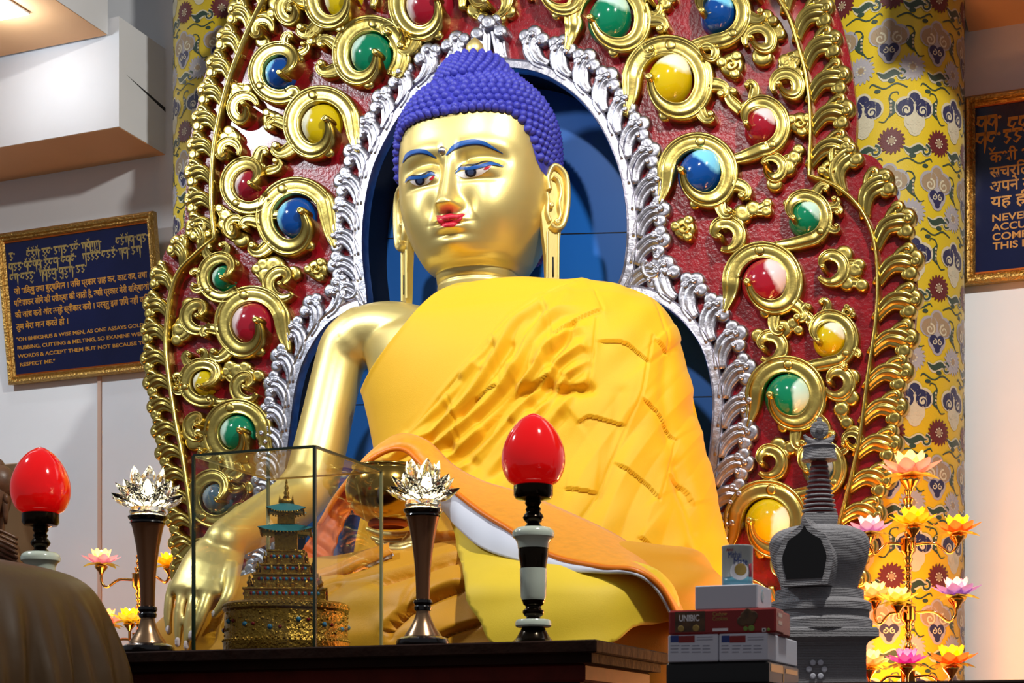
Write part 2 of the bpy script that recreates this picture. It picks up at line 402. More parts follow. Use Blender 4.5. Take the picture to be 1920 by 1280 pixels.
# scrolls
unit_gem = None
def scroll(cx, cy, R, W, hook, d, sweep, gem=None, gr=0, tip=180, tail=(), lobes=(), name='gold_scroll', h=.055):
    """ring of mid radius R and half width W whose free end curls in at angle hook (deg, y up) after sweep degrees"""
    global unit_gem
    if len(tail) == 2:
        q = -1 if 90 < hook < 270 else 1; tail = [(cx + q*(R + 12), cy + R*.95, 4), (cx + q*(R + 3), cy + R*.42, W*.75)]
    mb = MB(); path = []; wid = []; hs = []
    for p in tail: path.append(p[:2]); wid.append(p[2] if len(p) > 2 else W); hs.append(.85)
    n = max(20, int(sweep / 7)); a0 = hook - d * sweep
    for i in range(n + 1):
        t = i / n; a = math.radians(a0 + d * sweep * t); left = sweep * (1 - t)
        f = max(0, 1 - left / 130); f = f * f * (3 - 2 * f)
        r = R * (1 - .62 * f); w = W * (1 - .68 * f)
        g = min(1, sweep * t / 90)
        if not tail: w *= .35 + .65 * g
        path.append((cx + r * math.cos(a), cy - r * math.sin(a))); wid.append(w); hs.append(1 + 1.1 * f)
    if tail:
        k = len(tail)
        c = spline([(*path[i], wid[i], hs[i]) for i in range(0, k + 1)] + [(*path[k + 2], wid[k + 2], hs[k + 2])], 10 * k)
        path = [p[:2] for p in c] + path[k + 3:]; wid = [p[2] for p in c] + wid[k + 3:]; hs = [p[3] for p in c] + hs[k + 3:]
    ribbon(mb, path, wid, h, PROF_RING, MPA, hs=hs, flip=-d)
    dome(mb, *path[-1], W * .46, h * 2.3, MPA)
    for L in lobes:
        if L[0] == 'c': leafcurl(mb, *L[1:])
        else: dome(mb, L[0], L[1], L[2] * 1.5, h * (L[3] if len(L) > 3 else .8), MPA)
    dl = [L for L in lobes if L[0] != 'c']
    for i, A in enumerate(dl):
        dd_ = math.hypot(A[0] - cx, A[1] - cy) + 1e-6
        links = [(cx + (A[0] - cx) * R / dd_, cy + (A[1] - cy) * R / dd_, W * .9)] if R < dd_ < R + W + 24 else []
        links += [B[:3] for B in dl[i + 1:] if 8 < math.hypot(A[0] - B[0], A[1] - B[1]) < 30]
        for B in links:
            mx_, my_ = (A[0] + B[0]) / 2 + (A[1] - B[1]) * .12, (A[1] + B[1]) / 2 - (A[0] - B[0]) * .12
            c = spline([(B[0], B[1], B[2] * .9), (mx_, my_, (A[2] + B[2]) * .52), (A[0], A[1], A[2] * .9)], 8)
            ribbon(mb, [p[:2] for p in c], [p[2] for p in c], h * .84, PROF_RING, MPA)
    if R > 35:
        for q in (75, 255):
            a = math.radians(hook - d * q); dome(mb, cx + (R - W*.1) * math.cos(a), cy - (R - W*.1) * math.sin(a), W * .55, h * .98, MPA, prof=((1, .6), (.93, .96), (.5, 1.), (0, 1.02)))
    o = fixn(mb.build(name, M['gold_relief'], aur))
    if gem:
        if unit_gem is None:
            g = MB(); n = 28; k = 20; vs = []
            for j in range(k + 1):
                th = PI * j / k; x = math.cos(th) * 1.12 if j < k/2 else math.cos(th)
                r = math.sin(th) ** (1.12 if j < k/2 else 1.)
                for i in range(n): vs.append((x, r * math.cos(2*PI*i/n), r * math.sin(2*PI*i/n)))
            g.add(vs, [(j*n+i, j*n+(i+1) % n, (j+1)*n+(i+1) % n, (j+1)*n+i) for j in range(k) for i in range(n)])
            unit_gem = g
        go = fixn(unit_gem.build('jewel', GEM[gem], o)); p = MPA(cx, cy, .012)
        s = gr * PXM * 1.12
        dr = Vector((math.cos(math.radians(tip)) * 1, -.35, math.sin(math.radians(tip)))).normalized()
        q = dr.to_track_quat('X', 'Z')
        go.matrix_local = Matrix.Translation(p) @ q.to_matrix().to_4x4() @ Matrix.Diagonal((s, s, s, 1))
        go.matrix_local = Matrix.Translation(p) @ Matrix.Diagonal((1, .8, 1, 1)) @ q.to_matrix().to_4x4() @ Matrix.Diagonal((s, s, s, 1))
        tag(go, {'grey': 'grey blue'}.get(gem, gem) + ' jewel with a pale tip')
    return o
def leafcurl(mb, x, y, ang, s, c, h=.05):
    a = math.radians(ang); dx, dy = math.cos(a), -math.sin(a); px, py = -dy * c, dx * c
    P = [(x + dx*s*f + px*s*g, y + dy*s*f + py*s*g, w*s) for f, g, w in ((-.35, -.1, .42), (.15, -.05, .5), (.65, -.02, .46), (1.05, .14, .36), (1.16, .5, .28), (.92, .68, .2))]
    q = spline(P, 18); ribbon(mb, [p[:2] for p in q], [p[2] for p in q], h, PROF_RING, MPA, hs=[1 + .25*i/17 for i in range(18)], flip=-c)
    dome(mb, x + dx*s*.86 + px*s*.62, y + dy*s*.86 + py*s*.62, s*.3, h*1.35, MPA)
def lob(cx, cy, R, W, ang, s=1.):
    a = math.radians(ang); e = R + W
    f = lambda r, da: (cx + r * math.cos(a + math.radians(da)), cy - r * math.sin(a + math.radians(da)))
    return [('c', *f(e, -22), ang - 50, 25*s, -1), ('c', *f(e, 12), ang + 15, 28*s, 1)]
# left half
scroll(533, 142, 46, 15, -40, -1, 345, 'blue', 29, 160, [(640, 178, 8), (590, 190, 13), (560, 193, 15)], lob(533, 142, 40, 10, 68, .7))
scroll(610, 238, 57, 17, 0, 1, 345, 'yellow', 36, 170, [(692, 262, 8), (684, 225, 14)], lob(610, 238, 52, 14, 205))
scroll(703, 108, 58, 17, -20, 1, 380, 'green', 37, 150, [(768, 90, 10)], lob(703, 108, 52, 14, 190))
scroll(650, 2, 60, 17, -20, 1, 360, 'yellow', 34, 160, (), lob(650, 2, 55, 14, 215))
scroll(812, 14, 62, 17, 0, 1, 370, 'red', 40, 170, (), lob(812, 14, 55, 14, 235))
scroll(476, 352, 43, 14, -20, -1, 345, 'red', 29, 160, [(556, 400, 6), (520, 408, 9), (492, 398, 13)], lob(476, 352, 36, 10, 60, .8))
scroll(563, 412, 60, 18, 10, 1, 345, 'blue', 36, 165, [(628, 440, 7), (626, 402, 14)], lob(563, 412, 54, 15, 212))
scroll(426, 524, 38, 12, -30, -1, 345, 'green', 23, 160, [(480, 566, 6), (452, 566, 10), (436, 560, 12)], lob(426, 524, 32, 8, 110, .7) + lob(426, 524, 30, 8, 195, .6))
scroll(481, 610, 56, 17, 0, 1, 345, 'red', 38, 165, [(546, 612, 8), (538, 585, 14)], lob(481, 610, 50, 14, 215, .9))
scroll(390, 720, 36, 12, -60, -1, 345, 'yellow', 23, 160, [(438, 756, 6), (415, 757, 9), (400, 752, 11)], lob(390, 720, 30, 8, 115, .7) + lob(390, 720, 30, 8, 190, .5))
scroll(453, 814, 50, 16, 0, 1, 345, 'green', 33, 170, [(508, 800, 8), (497, 780, 13)], lob(453, 814, 44, 12, 205, .7))
scroll(414, 936, 44, 14, -20, -1, 345, 'grey', 28, 160, [(470, 990, 8), (435, 985, 12)], lob(414, 936, 40, 10, 80, .8))
scroll(395, 1075, 52, 16, 0, 1, 380, 'red', 34, 160)
# right half
scroll(1145, 42, 66, 18, 205, -1, 345, 'green', 39, 60, [(1070, 30, 10), (1085, 5, 15)], lob(1145, 42, 60, 15, -15))
scroll(1347, 32, 52, 16, 205, 1, 285, 'blue', 30, 60, [(1240, 104, 7), (1290, 98, 12), (1325, 88, 15)], lob(1347, 32, 46, 12, 20))
scroll(1045, -12, 50, 15, 200, -1, 360, 'red', 30, 60)
scroll(1257, 158, 68, 20, 190, -1, 345, 'yellow', 40, 60, [(1188, 160, 8), (1197, 120, 16)], lob(1257, 158, 62, 16, -18))
scroll(1427, 242, 46, 15, 200, 1, 285, 'red', 28, 50, [(1336, 300, 6), (1380, 303, 10), (1408, 296, 14)], lob(1427, 242, 42, 11, 125, .9))
scroll(1313, 330, 60, 18, 190, -1, 345, 'blue', 37, 45, [(1250, 330, 8), (1258, 298, 15)], lob(1313, 330, 54, 14, -30))
scroll(1511, 414, 42, 14, 215, 1, 285, 'green', 27, 40, [(1432, 470, 6), (1465, 465, 10), (1490, 462, 13)], lob(1511, 414, 36, 10, 50, .8) + lob(1511, 414, 36, 10, 5, .7))
scroll(1434, 533, 60, 18, 200, -1, 345, 'red', 37, 20, [(1358, 540, 8), (1370, 500, 15)], lob(1434, 533, 54, 14, -48))
scroll(1557, 640, 44, 14, 215, 1, 285, 'yellow', 27, 50, [(1480, 700, 6), (1510, 692, 10), (1535, 688, 13)], lob(1557, 640, 38, 10, 120, .8) + lob(1557, 640, 38, 10, -35, .5))
scroll(1477, 746, 60, 18, 190, -1, 345, 'green', 36, -10, [(1415, 770, 8), (1416, 720, 15)], lob(1477, 746, 54, 14, -50))
scroll(1535, 880, 44, 14, 215, 1, 285, 'grey', 26, 40, [(1455, 930, 6), (1490, 930, 11), (1515, 926, 13)], lob(1535, 880, 38, 10, 60, .7))
scroll(1440, 980, 62, 19, 185, -1, 345, 'yellow', 37, -20, [(1378, 1005, 8), (1376, 950, 16)], lob(1440, 980, 56, 14, -50))
scroll(1500, 1100, 50, 15, 200, 1, 380, 'green', 30, 20)
scroll(1395, 1150, 52, 16, 190, -1, 380, 'red', 34, 20)
# small curls without jewels: (x, y, R, W, hook, dir, lobes)
for cx, cy, R, W, hk, d, lb in ((467, 208, 24, 12, 0, 1, [(452, 178, 11), (444, 196, 9), (470, 172, 8), (448, 168, 7)]), (438, 288, 19, 10, -40, 1, [(444, 262, 10), (428, 262, 8), (436, 250, 8)]),
    (536, 537, 26, 13, -30, -1, [(520, 502, 14), (500, 500, 10), (488, 508, 8), (505, 520, 12), (556, 515, 10)]), (381, 598, 25, 13, -20, -1, [(362, 575, 11), (350, 610, 11), (342, 620, 10), (338, 640, 8)]),
    (470, 730, 22, 12, -20, -1, [(452, 698, 11), (438, 690, 9), (465, 692, 9), (430, 700, 7), (490, 706, 8)]), (380, 802, 20, 11, -10, -1, [(370, 830, 12), (360, 815, 10), (392, 835, 8)]),
    (450, 430, 17, 9, 0, 1, [(430, 408, 10), (418, 395, 7), (436, 432, 12), (458, 452, 11), (425, 425, 8)]), (500, 60, 18, 10, -30, 1, [(505, 40, 11), (515, 30, 7), (498, 82, 10)]), (556, 22, 25, 12, 10, 1, [(525, 12, 12), (532, 30, 10)]),
    (450, 900, 20, 11, -30, -1, [(465, 880, 9), (475, 915, 8)]), (760, 70, 17, 9, 0, 1, [(742, 50, 9), (745, 88, 8)]), (925, 8, 32, 14, -90, 1, [(893, 25, 10), (958, 25, 10), (910, 38, 9), (942, 38, 9)]),
    (1425, 82, 25, 13, 215, -1, [(1450, 55, 13), (1462, 68, 10), (1440, 35, 9), (1455, 48, 7, 1.3), (1432, 110, 14)]), (1477, 168, 25, 13, 215, -1, [(1483, 130, 12), (1496, 145, 11), (1500, 108, 8), (1475, 120, 10), (1498, 170, 10)]),
    (1452, 320, 20, 11, 170, -1, [(1478, 318, 12), (1492, 300, 10), (1500, 285, 8), (1455, 348, 11)]), (1365, 447, 26, 14, 240, 1, [(1395, 405, 13), (1415, 395, 11), (1440, 400, 8), (1385, 425, 11), (1442, 385, 7)]),
    (1560, 508, 26, 13, 205, 1, [(1585, 480, 12), (1605, 510, 11), (1612, 500, 9), (1618, 538, 9), (1590, 535, 10)]), (1447, 656, 24, 13, 220, 1, [(1470, 620, 13), (1490, 610, 9), (1500, 622, 7), (1425, 632, 10)]),
    (1572, 722, 24, 13, 190, 1, [(1598, 710, 12), (1598, 748, 11), (1580, 770, 11), (1590, 795, 9)]), (1445, 870, 25, 13, 215, 1, [(1462, 838, 12), (1485, 842, 9), (1470, 855, 10), (1492, 832, 7)]),
    (1330, 105, 16, 9, 200, -1, [(1345, 112, 8)]), (1225, 20, 18, 10, 30, -1, [(1250, 12, 10), (1240, 35, 9), (1262, 2, 8)]), (1600, 830, 16, 9, 200, -1, [(1605, 810, 8)])):
    scroll(cx, cy, R, W, hk, d, 350, lobes=lb, name='gold_curl', h=.05)
for cx, cy, r in ((515, 229, 19), (590, 68, 20), (1375, 127, 24), (1503, 236, 22), (1287, 432, 22), (1559, 322, 20), (600, 508, 20), (385, 445, 17), (345, 720, 12), (1592, 590, 14)):
    mb = MB(); dome(mb, cx, cy, r, .042, MPA)
    c = [(cx + (r*.55*(1 - i/22)) * math.cos(i*.42), cy + (r*.55*(1 - i/22)) * math.sin(i*.42)) for i in range(21)]
    ribbon(mb, c, [3.2 * (1 - .4*i/20) for i in range(21)], .055, PROF_DOME, MPA)
    for q in range(3): a = 2.2*q + cx; dome(mb, cx + r*.75*math.cos(a), cy + r*.75*math.sin(a), r*.5, .046, MPA)
    fixn(mb.build('gold_rosette', M['gold_relief'], aur))
# ================================================================== BROCADE POSTS beside the throne
def brocade_post(name, label, u_edge, right, R, yc):
    d = proj((0, yc, 3))[2]
    # silhouette of a cylinder: place the axis so that the edge falls on u_edge
    def edge(x):
        q = Vector((x, yc, 3)) - CAM; dist = math.hypot(q.x, q.y); a = math.atan2(q.dot(RT), q.dot(FW)); b = math.asin(R / dist)
        return 960 + FPX * math.tan(a + b if right else a - b)
    lo, hi = -4, 4
    for _ in range(50):
        m = (lo + hi) / 2
        if edge(m) < u_edge: lo = m
        else: hi = m
    X = (lo + hi) / 2
    post = thing(name, label, 'post', (X, yc, 0))
    z0, z1 = 0, 6.6
    mb = MB(); n = 72
    vs = [(R * math.cos(2*PI*i/n), R * math.sin(2*PI*i/n), z) for z in (z0, z1) for i in range(n)]
    mb.add(vs, [(i, (i+1) % n, (i+1) % n + n, i + n) for i in range(n)] + [tuple(range(n))[::-1], tuple(range(n, 2*n))], 0)
    S0 = -PI / 2
    def mp(s, z, h):
        a = S0 + s / R; r = R + h; return Vector((r * math.cos(a), r * math.sin(a), z))
    L = [.0012]
    def layer(): L[0] += .00025; return L[0]
    def disc(s, z, r, mi, h, sx=1, n=14):
        vs = [mp(s + r*sx*math.cos(2*PI*i/n), z + r*math.sin(2*PI*i/n), h) for i in range(n)]
        mb.add(vs, [tuple(range(n))], mi)
    def rib(P, W, mi, h):
        P = spline(P, 14) if len(P) > 2 else P; k = len(P)
        W = [float(np.interp(i/(k-1), np.linspace(0, 1, len(W)), W)) for i in range(k)]
        ribbon(mb, [tuple(p) for p in P], W, h, [(-1, 1), (1, 1)], mp, mi)
    def spiral(s, z, r, d, a0, turns, w, mi, h):
        k = 22; P = []
        for i in range(k + 1):
            t = i / k; a = a0 + d * 2*PI*turns * t; q = r * (1 - .8*t); P.append((s + q*math.cos(a), z + q*math.sin(a)))
        ribbon(mb, P, [w * (1 - .4*i/k) for i in range(k+1)], h, [(-1, 1), (1, 1)], mp, mi)
    YEL, CRM, NAV, GRN, RED, GRY, BEI = range(7)
    def cloud(s, z, top, tail):
        h0, h1, h2 = .0015, .002, .0025
        for dx, dz, r in ((0, .052, .036), (-.042, .012, .048), (.042, .012, .048), (0, -.05, .05), (0, -.085, .03)): disc(s+dx, z+dz, r, CRM if top == NAV else GRY, h0 + .0001*r*100)
        for dx, dz, r in ((0, .052, .026), (-.03, .028, .024), (.03, .028, .024), (-.042, .008, .038), (.042, .008, .038)): disc(s+dx, z+dz, r, top, h1 + .0001*r*10)
        for q in (-1, 1): disc(s+q*.036, z-.002, .022, CRM if top == NAV else BEI, h2); spiral(s+q*.038, z-.002, .026, q, PI/2, 1.3, .0045, top if top == NAV else CRM, h2 + .0004)
        for dx, dz, r in ((-.02, -.046, .022), (.02, -.046, .022), (0, -.066, .024), (0, -.09, .014)): disc(s+dx, z+dz, r, tail, h1 + .0003)
        for q in (-1, 1): spiral(s+q*.016, z-.055, .014, q, PI/2, 1.2, .003, CRM, h2 + .0004)
    def flower(s, z, c, r):
        for i in range(18):
            a = 2*PI*i/18 + .1; b = a + .12
            rib([(s + .25*r*math.cos(a), z + .25*r*math.sin(a)), (s + .65*r*math.cos(b), z + .65*r*math.sin(b)), (s + r*math.cos(a), z + r*math.sin(a))], [.005, .0095, .003], c, .0018 + (i % 3)*.0002)
        disc(s, z, r*.42, c, .0026); disc(s, z, r*.22, BEI if c != BEI else CRM, .003)
        for i in range(8): a = 2*PI*i/8; disc(s + .3*r*math.cos(a), z + .3*r*math.sin(a), .004, CRM, .0031)
    def leaf(s, z, q):
        rib([(s-.05*q, z+.012), (s-.02*q, z-.012), (s+.02*q, z+.006), (s+.05*q, z-.002)], [.004, .022, .022, .01], CRM, .0015)
        rib([(s-.055*q, z+.012), (s-.02*q, z-.01), (s+.02*q, z+.006), (s+.045*q, z-.002)], [.001, .013, .014, .006], GRN, .0019)
        spiral(s+.052*q, z-.006, .026, -q, PI/2, 1.2, .009, CRM, .0017); spiral(s+.052*q, z-.006, .025, -q, PI/2, 1.1, .0055, GRN, .0021)
    def sprig(s, z, q):
        rib([(s, z-.05), (s+.02*q, z-.01), (s, z+.035)], [.003, .02, .004], GRN, .0019)
        for k in range(4): disc(s + .008*q, z - .03 + .016*k, .0055, CRM if k % 2 else BEI, .0023)
        rib([(s, z+.035), (s+.012*q, z+.055), (s+.035*q, z+.06), (s+.04*q, z+.048)], [.003, .003, .0025, .002], GRN, .0018)
        rib([(s, z-.045), (s-.02*q, z-.07), (s-.045*q, z-.066)], [.003, .003, .002], GRN, .0018)
    def tendril(s, z, q):
        rib([(s-.08*q, z), (s-.03*q, z+.018), (s+.02*q, z-.004), (s+.07*q, z+.02), (s+.085*q, z+.008)], [.003, .004, .003, .004, .002], GRN, .0017)
        disc(s - .01*q, z + .03, .01, GRN, .002, 1.6); disc(s + .05*q, z - .012, .009, GRN, .002, 1.6)
    px, pz = .225, .640
    s0 = .0; zref = 1.5 + 1216/3000*7.0 - .03
    for row in range(-6, 6):
        for c in range(-4, 5):
            s = s0 + c*px; z = zref + row*pz
            if not (.15 < z < 6.3): continue
            cloud(s, z, NAV, CRM); sprig(s + px/2, z + .02, 1 if c % 2 else -1)
            flower(s - .01, z + .19, GRY, .062); leaf(s + px/2, z + .16, 1); tendril(s + px/2, z + .1, -1)
            if z - .35 > .1:
                flower(s + px/2 + .01, z - .135, RED, .06); leaf(s, z - .17, 1); tendril(s, z - .23, 1)
                cloud(s + px/2, z - .32, BEI, NAV); sprig(s, z - .33, -1)
    mats = [M['br_yellow'], M['br_cream'], M['br_navy'], M['br_green'], M['br_red'], M['br_grey'], M['br_beige']]
    o = mb.build('brocade_cover', mats, post, False)
    for p in list(o.data.polygons)[:n]: p.use_smooth = True
    o.rotation_euler = (0, 0, YAW * (1.35 if right else .2))
    return post
for k, c in (('yellow', (200, 172, 16)), ('cream', (196, 188, 160)), ('navy', (30, 32, 74)), ('green', (38, 62, 48)), ('red', (92, 22, 24)), ('grey', (160, 156, 160)), ('beige', (150, 128, 98))):
    M['br_' + k] = mat('brocade_' + k, S(c), .55, bump=.15, bscale=200, sheen=.15)
brocade_post('brocade_wrapped_post', 'post wrapped in yellow floral brocade, right of the red throne back', 1808, True, .35, .585)
brocade_post('brocade_wrapped_post', 'post wrapped in yellow floral brocade, in shadow left of the red throne back', 325, False, .27, .66)
# ================================================================== STATUE
stat = thing('buddha_statue', 'large seated golden Buddha statue with blue curled hair and yellow robe', 'statue', (0, -.3, 0))
st_inv = Matrix.Translation((0, .3, 0))
def sbuild(mb, name, m, smooth=True, parent=None):
    o = mb.build(name, m, stat, smooth); o.matrix_parent_inverse = st_inv
    return o
def sub(o, par):
    o.parent = par; o.matrix_parent_inverse = par.matrix_basis.inverted(); return o
HY = -.22; ZE = 4.012
SK = [(3.40, .225, .20, .22, .02), (3.50, .188, .172, .20, .02), (3.58, .184, .172, .20, .01), (3.63, .184, .174, .20, .0), (3.645, .187, .18, .21, 0), (3.658, .208, .222, .24, 0), (3.675, .226, .248, .265, 0), (3.705, .247, .27, .29, 0), (3.745, .270, .288, .312, 0), (3.80, .298, .303, .335, 0), (3.86, .322, .312, .345, 0), (3.93, .342, .317, .353, 0), (4.05, .354, .318, .36, 0), (4.15, .354, .318, .36, 0), (4.22, .353, .312, .36, 0), (4.30, .343, .295, .35, 0), (4.38, .312, .26, .32, 0), (4.44, .265, .215, .275, 0), (4.49, .19, .15, .2, 0), (4.52, .10, .08, .1, 0), (4.525, .01, .01, .01, 0)]
_sz = np.array([r[0] for r in SK]); 
def pch(x):
    """smooth (Catmull-Rom) lookup of skull rows"""
    x = np.atleast_1d(x); i = np.clip(np.searchsorted(_sz, x) - 1, 0, len(SK) - 2)
    out = []
    for c in range(1, 5):
        v = np.array([r[c] for r in SK]); d = np.gradient(v, _sz)
        h = _sz[i+1] - _sz[i]; t = (x - _sz[i]) / h
        out.append((2*t**3 - 3*t**2 + 1)*v[i] + (t**3 - 2*t**2 + t)*h*d[i] + (-2*t**3 + 3*t**2)*v[i+1] + (t**3 - t**2)*h*d[i+1])
    return out
def sgn_pow(c, p): return np.sign(c) * np.abs(c) ** p
def skull(th, z):
    a, bf, bb, yo = pch(z)
    e = 2 / 2.3
    sx = sgn_pow(np.sin(th), e); cy = sgn_pow(np.cos(th), e)
    x = a * sx; y = HY + yo - np.where(cy > 0, bf, bb) * cy
    return x, y, z
def G(x, c, s): return np.exp(-((x - c) / s) ** 2)
def sstep(x, a, b):
    t = np.clip((x - a) / (b - a), 0, 1); return t * t * (3 - 2 * t)
def face_disp(x, z):
    ax = np.abs(x); d = np.zeros_like(x)
    # nose: bridge to tip with a sharp lower edge
    t = np.clip((4.06 - z) / .205, 0, 1); low = 1 - sstep(-z, -3.866, -3.828)
    w = .026 + .020 * t ** 2
    d += (.022 + .066 * t ** 1.4 - .016 * sstep(-z, -3.885, -3.845)) * np.exp(-(ax / w) ** 2.6) * sstep(-z, -4.13, -4.04) * low
    d += .028 * G(ax, .041, .021) * G(z, 3.868, .022) * low
    d -= .007 * G(ax, .085, .03) * G(z, 3.87, .05)
    # brows and sockets
    zb = 4.105 + .03 * np.cos(np.clip((ax - .14) / .12, -1.3, 1.3) * 1.2) - .0
    d += .010 * np.exp(-((z - zb) / .03) ** 2) * sstep(ax, .02, .06) * (1 - sstep(ax, .24, .30))
    d -= .026 * np.exp(-((z - (zb - .062)) / .026) ** 2) * sstep(ax, .03, .075) * (1 - sstep(ax, .2, .28))
    d -= .02 * G(ax, .055, .03) * G(z, 4.03, .045)
    # lids and eyeball
    d += .026 * np.exp(-((ax - .135) / .085) ** 4) * np.exp(-((z - 4.02) / .034) ** 2)
    d -= .010 * np.exp(-((ax - .135) / .08) ** 4) * G(z, 3.975, .014)
    # mouth
    ml = 3.790 + .10 * np.maximum(ax - .03, 0)
    fl = np.exp(-(ax / .072) ** 2.6)
    d += .030 * G(ax, 0, .095) * G(z, 3.795, .045)
    d += .016 * np.exp(-(ax / .065) ** 4) * G(z, 3.806, .012) + .020 * np.exp(-(ax / .055) ** 4) * G(z, 3.772, .013)
    d -= .014 * fl * np.exp(-((z - ml) / .006) ** 2)
    d -= .010 * G(ax, 0, .014) * G(z, 3.832, .014)
    d -= .007 * G(ax, .105, .024) * G(z, 3.80, .026)
    d -= .012 * G(ax, 0, .06) * G(z, 3.748, .012)
    # chin and cheeks
    d += .034 * G(ax, 0, .07) * G(z, 3.715, .034)
    d += .022 * G(ax, .2, .09) * G(z, 3.86, .09)
    d -= .010 * G(ax, .10, .03) * G(z, 3.86, .05)
    # creases of the neck
    d -= .010 * G(z, 3.605 - .25 * ax * ax, .007) + .008 * G(z, 3.545 - .2*ax*ax, .006)
    return d
nth, nz = 420, 340
TH_ = np.concatenate([np.linspace(-PI, -1.5, 60, endpoint=False), np.linspace(-1.5, 1.5, nth - 120, endpoint=False), np.linspace(1.5, PI, 60, endpoint=False)])
ZZ = np.concatenate([np.linspace(3.40, 3.64, 44, endpoint=False), np.linspace(3.64, 4.16, 200, endpoint=False), np.linspace(4.16, 4.525, nz - 244)])
tt, zz = np.meshgrid(TH_, ZZ); tt = tt.ravel(); zz = zz.ravel()
def head_pts(th, z, extra=0.):
    x, y, _ = skull(th, z); e = 1e-3
    x1, y1, _ = skull(th + e, z); x2, y2, _ = skull(th, np.minimum(z + e, 4.525)); dz = np.minimum(z + e, 4.525) - z + 1e-9
    tx, ty = x1 - x, y1 - y
    ux, uy = (x2 - x) / dz, (y2 - y) / dz
    nx, ny, nz_ = ty * 1 - 0, -tx, tx * uy - ty * ux
    L = np.sqrt(nx*nx + ny*ny + nz_*nz_) + 1e-12; s = np.sign(nx * np.sin(th) - ny * np.cos(th)); s[s == 0] = 1
    nx, ny, nz_ = nx/L*s, ny/L*s, nz_/L*s
    fr = sstep(np.cos(th), -.05, .35)
    dd = face_disp(x, z) * fr + extra
    return np.stack([x + nx*dd*.25, y + ny*dd*np.where(fr > 0, 1, 1) , z + nz_*dd*.35], 1), np.stack([nx, ny, nz_], 1)
HP, _ = head_pts(tt, zz)
hf = [(j*nth+i, j*nth+(i+1) % nth, (j+1)*nth+(i+1) % nth, (j+1)*nth+i) for j in range(nz - 1) for i in range(nth)]
mb = MB(); mb.v = [tuple(p) for p in HP]; mb.f = hf; mb.m = [0] * len(hf)
head = sbuild(mb, 'head', M['gold_body'])
HBVH = BVHTree.FromPolygons([Vector(p) for p in HP], hf)
def onto(bvh, u, v, lift=.0015):
    hit = bvh.ray_cast(CAM, ray(u, v).normalized())
    if hit[0] is None: return None
    n = hit[1]; 
    if n.dot(ray(u, v)) > 0: n = -n
    return hit[0] + n * lift
def decal(mb, bvh, poly, lift=.0015, mi=0, step=2.2, pil=0.):
    """patch drawn in photo space, laid on a surface; poly closed outline (px)"""
    pl = [tuple(p) for p in poly]; us = [p[0] for p in pl]; vs = [p[1] for p in pl]
    grid = []
    import mathutils
    def inside(x, y):
        c = False; j = len(pl) - 1
        for i in range(len(pl)):
            if (pl[i][1] > y) != (pl[j][1] > y) and x < (pl[j][0]-pl[i][0])*(y-pl[i][1])/(pl[j][1]-pl[i][1]+1e-12)+pl[i][0]: c = not c
            j = i
        return c
    inner = []
    x = min(us) + step/2
    def edged(x, y):
        return min(math.hypot(px - x, py - y) for px, py in pl)
    while x < max(us):
        y = min(vs) + step/2
        while y < max(vs):
            if inside(x, y) and edged(x, y) > step * .6: inner.append((x, y))
            y += step
        x += step
    P = [Vector(p) for p in pl] + [Vector(p) for p in inner]; n = len(pl)
    res = mathutils.geometry.delaunay_2d_cdt([p.to_2d() for p in P], [(i, (i+1) % n) for i in range(n)], [], 1, 1e-4)
    out = []; ok = True
    for p in res[0]:
        L = lift
        if pil: L += pil * min(1, edged(p.x, p.y) / 4.)
        q = onto(bvh, p.x, p.y, L)
        if q is None: q = out[-1] if out else None
        out.append(q)
    if out and out[0] is None: return
    mb.add(out, [tuple(f) for f in res[2]], mi)
def stroke(c, w, n=26):
    """closed outline of a tapered stroke through px points (w list of half widths)"""
    q = spline([(*p, ww) for p, ww in zip(c, w)], n); A = []; B = []
    for i in range(n):
        a = q[max(0, i-1)]; b = q[min(n-1, i+1)]; t = np.array((b[0]-a[0], b[1]-a[1])); t /= np.linalg.norm(t) + 1e-9
        A.append((q[i][0] - t[1]*q[i][2], q[i][1] + t[0]*q[i][2])); B.append((q[i][0] + t[1]*q[i][2], q[i][1] - t[0]*q[i][2]))
    return A + B[::-1]
M['paint_blue'] = mat('paint_blue', S((28, 84, 160)), .4); M['paint_navy'] = mat('paint_navy', S((14, 22, 52)), .4)
M['paint_white'] = mat('paint_white', S((232, 228, 232)), .35); M['paint_red'] = mat('paint_red', S((196, 36, 58)), .42)
M['iris'] = mat('iris', S((62, 78, 120)), .25); M['paint_coral'] = mat('paint_coral', S((214, 90, 60)), .4)
def dec(name, mats, polys, lift=.0015, pil=0.):
    mb = MB()
    for p, mi, l in polys: decal(mb, HBVH, p, l, mi, pil=pil)
    return sbuild(mb, name, mats)
